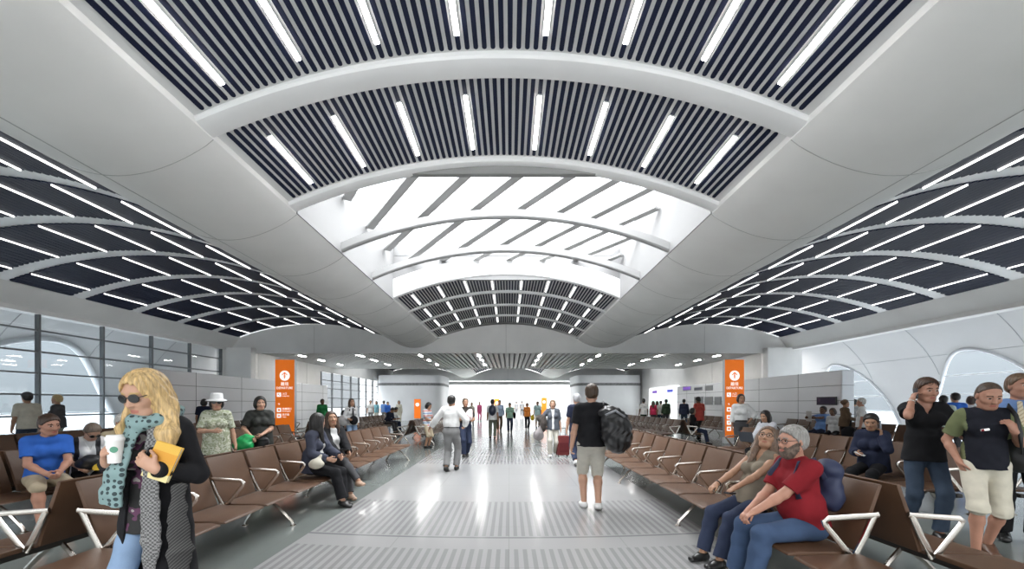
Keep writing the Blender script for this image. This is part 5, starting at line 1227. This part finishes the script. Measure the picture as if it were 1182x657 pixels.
mb = MB(); mb.box((-.16, -.11, 0), (.16, .11, .016)); mb.build('keyboard_base', dgry, root, bevel=.004); mb = MB(); mb.box((-.16, -.004, 0), (.16, .004, .21)); mb.build('lid', mat('laptop lid', (.05, .055, .07), .3), root, bevel=.003, loc=(0, .112, .012), rot=(R(-18), 0, 0))
p = pos(807, 16.2); far('man in a coral red polo and black cap standing with his back turned', 807, 16.2, (-.25, .95), 1.76, top=coral, bot=C('dark olive', .05, .05, .045), h=.013, skin='brown', extras=[cap(mat('black cap', (.01, .01, .01), .6), False)], hem=.14, pose=walk(.08, .01), head=(18, 0, 0))
far('child in dark clothes sitting on the near end of the far seats', 0, 0, (.9, -.4), 1.56, top=blk, bot=djean, pose=sit(.65, .5, lean=-6), loc=(6.62, 14.62, 0), h=.013, sleeve=.9, head=(8, 0, 0), hair=hr('bob', HD))
far('person in a white t-shirt and dark shorts standing before the ticket counters', 743, 22.6, None, 1.74, top=wht, bot=C('dark green', .03, .05, .03), blen=.5, h=.018, skin='brown'); far('woman in a red top and black skirt queuing at the counters', 754, 24.2, 170, 1.62, True, top=C('crimson', .45, .03, .08), bot=dgry, blen=.45, h=.018, hair=hr('long', HB)); far('person in black queuing right beside the woman in the red top', 758.5, 24.9, 160, 1.62, True, top=blk, bot=blk, h=.018, hair=hr('long', HB)); far('person in a white shirt between two dark figures at the counters', 762.8, 24.4, None, 1.64, top=wht, bot=jean, h=.018); far('tall person in a dark green jacket at the counters', 769, 23.8, None, 1.72, top=C('dark green', .03, .05, .03), bot=dgry, h=.018, sleeve=.95); far('man in a navy jacket and jeans facing the partition screens', 789.5, 22.6, (.5, .85), 1.72, top=nav, bot=jean, h=.018, sleeve=.95)
SITB = dict(elb_r=(.5, -.3, -1), elb_l=(-.5, -.3, -1), pelvis=(0, 0, .57), lean=-14, foot_r=(.10, .62, .085), foot_l=(-.10, .40, .085))
_, p = far('man in a blue shirt lounging on the seats by the wall screen, reading', 0, 0, (-.95, -.3), 1.76, top=lblu, bot=nav, pose=SITB, loc=(10.33, 13.52, 0), h=.012, skin='brown', hand_r=(.14, .42, .98), hand_l=(-.14, .42, .98), head=(14, 0, 0)); far('woman in a white top with dark hair sitting next to the blue shirted reader', 0, 0, (-.9, -.45), 1.62, True, top=wht, bot=blk, pose=sit(.625, .54, lean=6), loc=(10.28, 12.88, 0), h=.012, hair=hr('bob', (.05, .025, .015)), skin='brown', head=(10, 0, 0))
q = V(10.36, 13.52, 1.0) + V(-.46, -.16, .02); root = empty('newspaper', tuple(q), R(70)); tag(root, 'open newspaper held by the lounging man in the blue shirt', 'newspaper'); npm = pattern_mat('newsprint', 'hstripe', [(.55, .55, .53), (.38, .38, .37)], 60)
for sg in (-1, 1): mb = MB(); mb.box((0 if sg > 0 else -.26, -.003, -.16), (.26 if sg > 0 else 0, .003, .18)); mb.build('page', npm, root, rot=(0, 0, R(14 * sg)))
_, p = far('woman in a brown top and long black skirt walking past the loungers', 975, 12.3, (.9, -.25), 1.60, True, top=C('brown', .12, .08, .05), bot=blk, h=.012, hair=hr('bun', (.12, .06, .03)), pose=walk(.20), sleeve=.9, hand_r=(.15, .26, 1.05), hand_l=(-.12, .28, 1.08)); blob('travel_bag', 'black travel bag carried low by the woman in the brown top', 'bag', [(p_ell(V(p[0] - .10, p[1] - .28, .58), I3(), (.22, .12, .20)), .02), (p_cone(V(p[0] - .08, p[1] - .28, .74), V(p[0] - .02, p[1] - .26, .95), .03, .015), .02)], .013, blk, .005)
far('white-haired man in a white polo shirt and black trousers walking', 995, 11.55, (-.75, .6), 1.64, top=wht, bot=blk, h=.012, hair=hr('crop', HW), skin='red', pose=walk(.06, .01)); far('small person in a grey top behind the white-haired man', 986.5, 14.2, (.4, .8), 1.62, top=gry, bot=dgry, h=.016)
far('person in a pale t-shirt at the arched window, nearest the seats', 1089, 10.6, (.6, .7), 1.68, top=C('pale mint', .52, .60, .54), bot=stone_c, h=.014); far('person in a blue jersey at the arched window between two pale figures', 1103, 11.0, (.3, .9), 1.76, top=blu, bot=dgry, h=.014); far('person in a white t-shirt at the arched window, farthest from the seats', 1121, 11.2, (.7, .6), 1.68, top=wht, bot=C('light grey', .42, .40, .40), h=.014, hair=hr('bob', HB))
# the four standing or sitting close on the right -----------------------------------------
p = pos(1066, 4.45); bp = person('young man in a black polo shirt and jeans talking on a phone', p, to_cam(p, 24), Fig(1.75, build=.84, hand_r=(.140, .09, 1.475), elb_r=(.45, .35, -1), hdir_r=(-.35, -.20, 1), palm_r=(-1, -.1, 0), curl_r=.7, hand_l=(-.26, .26, 1.02), elb_l=(-.7, -1, -.3), hdir_l=(-.2, .8, -.1), palm_l=(.2, 0, -1), curl_l=.5, head=(12, 10, 0), foot_r=(.09, -.12, .09), foot_l=(-.08, .12, .085), toe_r=(-10, 0)), h=.007, skin='red',
    top=dict(mat=blk, sleeve=.38, collar=1, v=.10, hem=.10, off=.020, flare=.014), bottom=dict(mat=jean, off=.016), shoes=SB, hair=hr('short', (.055, .025, .013), t=.014, thr=.002), extras=[glasses(False, True, 'raised_glasses'), watch(chrome, 1)])
def phone(label, c, d, up, m=None):
    root = empty('mobile_phone', tuple(c)); tag(root, label, 'phone'); M = Matrix([list(nrm(np.cross(d, up))), list(nrm(d)), list(nrm(up))]).transposed(); root.rotation_euler = M.to_euler()
    mb = MB(); mb.box((-.026, -.008, -.058), (.026, .008, .058)); mb.build('case', m or mat('phone case', (.03, .03, .035), .3), root, bevel=.005); mb = MB(); mb.box((-.022, .0075, -.03), (.022, .0088, .05)); mb.build('screen', mat('phone screen', (.02, .03, .05), .1), root)
hp_ = world(bp[0], bp[1].at((.105, .018, -.035))); phone('phone held to the ear of the young man in black', hp_, dirw(bp, -bp[1].HX), dirw(bp, bp[1].HZ + bp[1].HY * -.3))
q = hand_pos(bp, -1, .09, .02); root = empty('folded_paper', tuple(q), R(20)); tag(root, 'folded white paper in the lowered hand of the young man in black', 'paper'); mb = MB(); mb.box((-.09, -.05, -.003), (.09, .05, .003)); mb.build('sheet', wht, root, rot=(R(15), R(-8), 0)); mb = MB(); mb.box((-.085, -.045, .004), (.03, .045, .007)); mb.build('flap', wht, root, rot=(R(17), R(-12), 0))
tee = lambda c, fig: ((np.abs((c - fig.N) @ fig.tx) > .150 * fig.k)).astype(int)
p = pos(1136, 3.86); sh_ = person('man in a black and olive t-shirt and cream cargo shorts looking down', p, to_cam(p, 20), Fig(1.68, build=.84, hand_r=(.19, .04, .93), hdir_r=(-.3, .2, -1), elb_r=(.6, -1, 0), hand_l=(-.13, .18, 1.25), elb_l=(-.5, -.4, -1), hdir_l=(.4, .1, 1), palm_l=(.5, -.8, 0), curl_l=.9, head=(24, 6, 0), foot_r=(.10, .12, .085), foot_l=(-.08, -.16, .10), toe_l=(6, -14)), h=.007, skin='red',
    top=dict(mat=[C('blue black', .014, .015, .022), olv], sleeve=.40, hem=.06, off=.018, fn=tee), bottom=dict(mat=C('cream shorts', .62, .58, .48), len=.52, off=.022, flare=.010), shoes=SR, hair=hr('thin', (.07, .045, .03), thr=-.012, t=.005, amp=.001), extras=[belt(shoe_b)])
mb = MB(); f_ = sh_[1]; cc = f_.N - f_.tz * .17 + f_.tx * .045 + f_.ty * .142; mb.box((-.028, -.002, -.009), (.028, .002, .009)); mb.box((-.028, -.003, -.009), (-.006, -.0019, .009), 1); mb.build('badge', [sign_white, red_c], sh_[0], loc=tuple(cc), rot=(R(8), R(-12), PI))
q = W_(sh_, (-.26, -.10, 1.02)); rb = blob('rucksack', 'black rucksack hanging from the shoulder of the man in cream shorts', 'backpack', [(p_ell(q, I3(), (.11, .12, .22)), .02), (p_ell(q + V(.02, -.05, -.05), I3(), (.09, .08, .13)), .03)], .010, mat('black nylon', (.015, .015, .017), .45), .005)
mb = MB(); c = V(*rb.location); mb.tube([W_(sh_, x) - c for x in ((-.20, .10, 1.00), (-.165, .165, 1.18), (-.150, .135, 1.34), (-.145, .03, 1.425), (-.17, -.10, 1.32), (-.22, -.13, 1.16))], .024, 8, flat=.35); mb.build('strap', mat('black nylon', (.015, .015, .017), .45), rb, smooth=True)
def tie_x(fig, root, h):
    N = fig.N; mb = MB(); m = pattern_mat('cream striped tie', 'dstripe', [(.62, .55, .40), (.62, .55, .40), (.45, .36, .24)], 26); pts = [N + V(0, .075, .005), N + V(0, .125, -.06), N + V(0, .158, -.16), N + V(0, .165, -.28), N + V(0, .155, -.40), N + V(0, .150, -.44)]
    mb.tube(pts, [.020, .020, .030, .036, .040, .006], 8, flat=1.0, up=(0, 1, 0)); mb.v = [tuple(v) for v in mb.v]; o = mb.build('tie', m, root, smooth=True); o.scale = (1, 1, 1)
    mb = MB(); c = N + V(.10, .152, -.17); mb.box((-.045, -.002, -.028), (.045, .002, .028)); mb.build('name_badge', sign_white, root, loc=tuple(c), rot=(R(6), R(-4), R(-14)))
p = pos(1175, 4.28); bs = person('man in a blue shirt with a striped tie and black trousers at the frame edge', p, to_cam(p, 8), Fig(1.78, build=.9, hand_r=(.23, .10, .86), hand_l=(-.25, .08, .86), head=(2, 30, 0)), h=.007, skin='red', top=dict(mat=C('shirt blue', .16, .26, .50), sleeve=.9, collar=1, tuck=1, off=.020), bottom=dict(mat=blk, off=.02), shoes=SB, hair=hr('short', (.14, .085, .05), thr=.004), extras=[belt(shoe_b), tie_x])
pw2 = person('seated woman in black with black hair speaking on a phone, paper in hand', (5.33, 5.96, 0), (-.86, -.5), Fig(1.64, True, lean=6, hand_r=(.10, .30, .78), hand_l=(-.135, .12, 1.06), hdir_l=(.1, -.1, 1), palm_l=(1, 0, 0), curl_l=.6, head=(10, 10, 0), **sit(.60, .52, elb_l=(-.6, .2, -1))), h=.008, top=dict(mat=nav, sleeve=.96, off=.024, hem=.1, name='jacket'), bottom=dict(mat=blk, off=.016), shoes=SB, hair=hr('bun', HD, t=.016), skin='tan')
hp_ = world(pw2[0], pw2[1].at((-.10, .018, -.035))); phone('grey phone at the ear of the seated woman in black', hp_, dirw(pw2, pw2[1].HX), dirw(pw2, pw2[1].HZ - pw2[1].HY * .3), mat('grey phone', (.2, .22, .26), .3))
q = hand_pos(pw2, 1, .07, .02); root = empty('folded_paper', tuple(q), R(40)); tag(root, 'white paper in the hand of the seated woman in black', 'paper'); mb = MB(); mb.box((-.07, -.06, -.002), (.07, .06, .002)); mb.build('sheet', wht, root, rot=(R(25), 0, 0)); mb = MB(); mb.box((-.07, -.06, .003), (.0, .06, .006)); mb.build('flap', wht, root, rot=(R(30), 0, 0))
# the couple on the near seats -------------------------------------------------------------
cw = person('smiling woman with glasses in a taupe sleeveless top beside the bearded man', (2.28, 3.82, 0), (-.95, -.30), Fig(1.54, True, .95, lean=-19, hand_r=(.20, .40, .70), hand_l=(-.05, .36, .74), palm_r=(0, 0, -1), palm_l=(0, 0, -1), curl_r=.4, head=(-4, 30, 4), **sit(.63, .55)), h=.007, skin='tan',
    top=dict(mat=C('taupe', .20, .17, .13), sleeve=0, v=.12, off=.014), bottom=dict(mat=djean, off=.014), shoes=SB, hair=hr('long', (.14, .085, .055)), extras=[glasses(False), watch(shoe_b, 1)])
cm = person('bearded grey-haired man in a red t-shirt and jeans with a blue rucksack', (2.31, 3.18, 0), (-1, .02), Fig(1.63, build=1.0, belly=.05, lean=8, hand_r=(.10, .40, .64), hand_l=(-.04, .44, .66), palm_r=(0, 0, -1), palm_l=(0, 0, -1), curl_r=.45, curl_l=.6, head=(-4, 6, 0), **sit(.575, .52, .13)), h=.0065, skin='red',
    top=dict(mat=red_c, sleeve=.42, hem=.02, off=.016), bottom=dict(mat=C('mid denim', .045, .075, .14), off=.020, flare=.010), shoes=SB, hair=hr('short', HG, t=.012, amp=.004), beard=('grey', (.13, .095, .075), 1), extras=[glasses(False)])
bl = mat('blue nylon', (.020, .028, .070), .6)
q = W_(cm, (-.02, -.165, .80)); rb = blob('rucksack', 'blue rucksack on the back of the bearded man in red', 'backpack', [(p_ell(q, I3(), (.075, .115, .15)), .02), (p_ell(q + V(.0, .0, -.08), I3(), (.085, .12, .10)), .03), (p_ell(q + V(0, 0, .14), I3(), (.09, .11, .08)), .03)], .009, bl, .006)
for sg in (1, -1):
    mb = MB(); c = V(*rb.location); f_ = cm[1]; S = f_.N + f_.tx * sg * .105; mb.tube([W_(cm, x) - c for x in (S + V(0, -.14, -.12), S + V(0, -.06, .020), S + V(0, .055, -.005), S + V(sg * .03, .125, -.12), S + V(sg * .055, .09, -.26))], .020, 8, flat=.35); mb.build('strap', mat('navy webbing', (.02, .025, .06), .6), rb, smooth=True)
q = hand_pos(cw, -1, .08, .02); phone('small dark camera phone in the lap hand of the smiling woman', q, V(0, 0, 1), V(-.8, -.5, .1))
SKY_GAIN = 7.0
# ------------------------------------------------------------------ light and camera
W = bpy.data.worlds.new('daylight'); SC.world = W; W.use_nodes = True
nt = W.node_tree; bg = nt.nodes['Background']; bg.inputs[1].default_value = SKY_GAIN
# overcast sky: about three times brighter overhead than at the horizon
tc = nt.nodes.new('ShaderNodeTexCoord'); sp = nt.nodes.new('ShaderNodeSeparateXYZ'); cr = nt.nodes.new('ShaderNodeValToRGB')
nt.links.new(tc.outputs['Generated'], sp.inputs[0]); nt.links.new(sp.outputs[2], cr.inputs[0]); nt.links.new(cr.outputs[0], bg.inputs[0])
e = cr.color_ramp.elements; e[0].position = 0.0; e[0].color = (.036, .038, .040, 1); e[1].position = .75; e[1].color = (1, 1, 1, 1); e_ = e.new(.22); e_.color = (.060, .063, .066, 1)
SC.cycles.use_denoising = True; SC.cycles.max_bounces = 8; SC.cycles.diffuse_bounces = 4; SC.cycles.transparent_max_bounces = 16
SC.cycles.caustics_reflective = False; SC.cycles.caustics_refractive = False; SC.cycles.sample_clamp_indirect = 6
try: SC.cycles.denoiser = 'OPENIMAGEDENOISE'; SC.cycles.denoising_input_passes = 'RGB_ALBEDO_NORMAL'
except Exception: pass
cam = bpy.data.cameras.new('camera'); co = bpy.data.objects.new('camera', cam); COL.objects.link(co)
co.location = (0, 0, EYE); co.rotation_euler = (PI / 2, 0, 0)
cam.sensor_fit = 'HORIZONTAL'; cam.sensor_width = 36; cam.lens = 36 * F / 1182; cam.shift_x = (591 - VX) / 1182; cam.shift_y = (VY - 328.5) / 1182; cam.clip_end = 400; cam.clip_start = .02
SC.camera = co
vs = SC.view_settings; vs.view_transform = 'Standard'; vs.look = 'None'; vs.gamma = 1; vs.use_curve_mapping = False; vs.exposure = 1.36
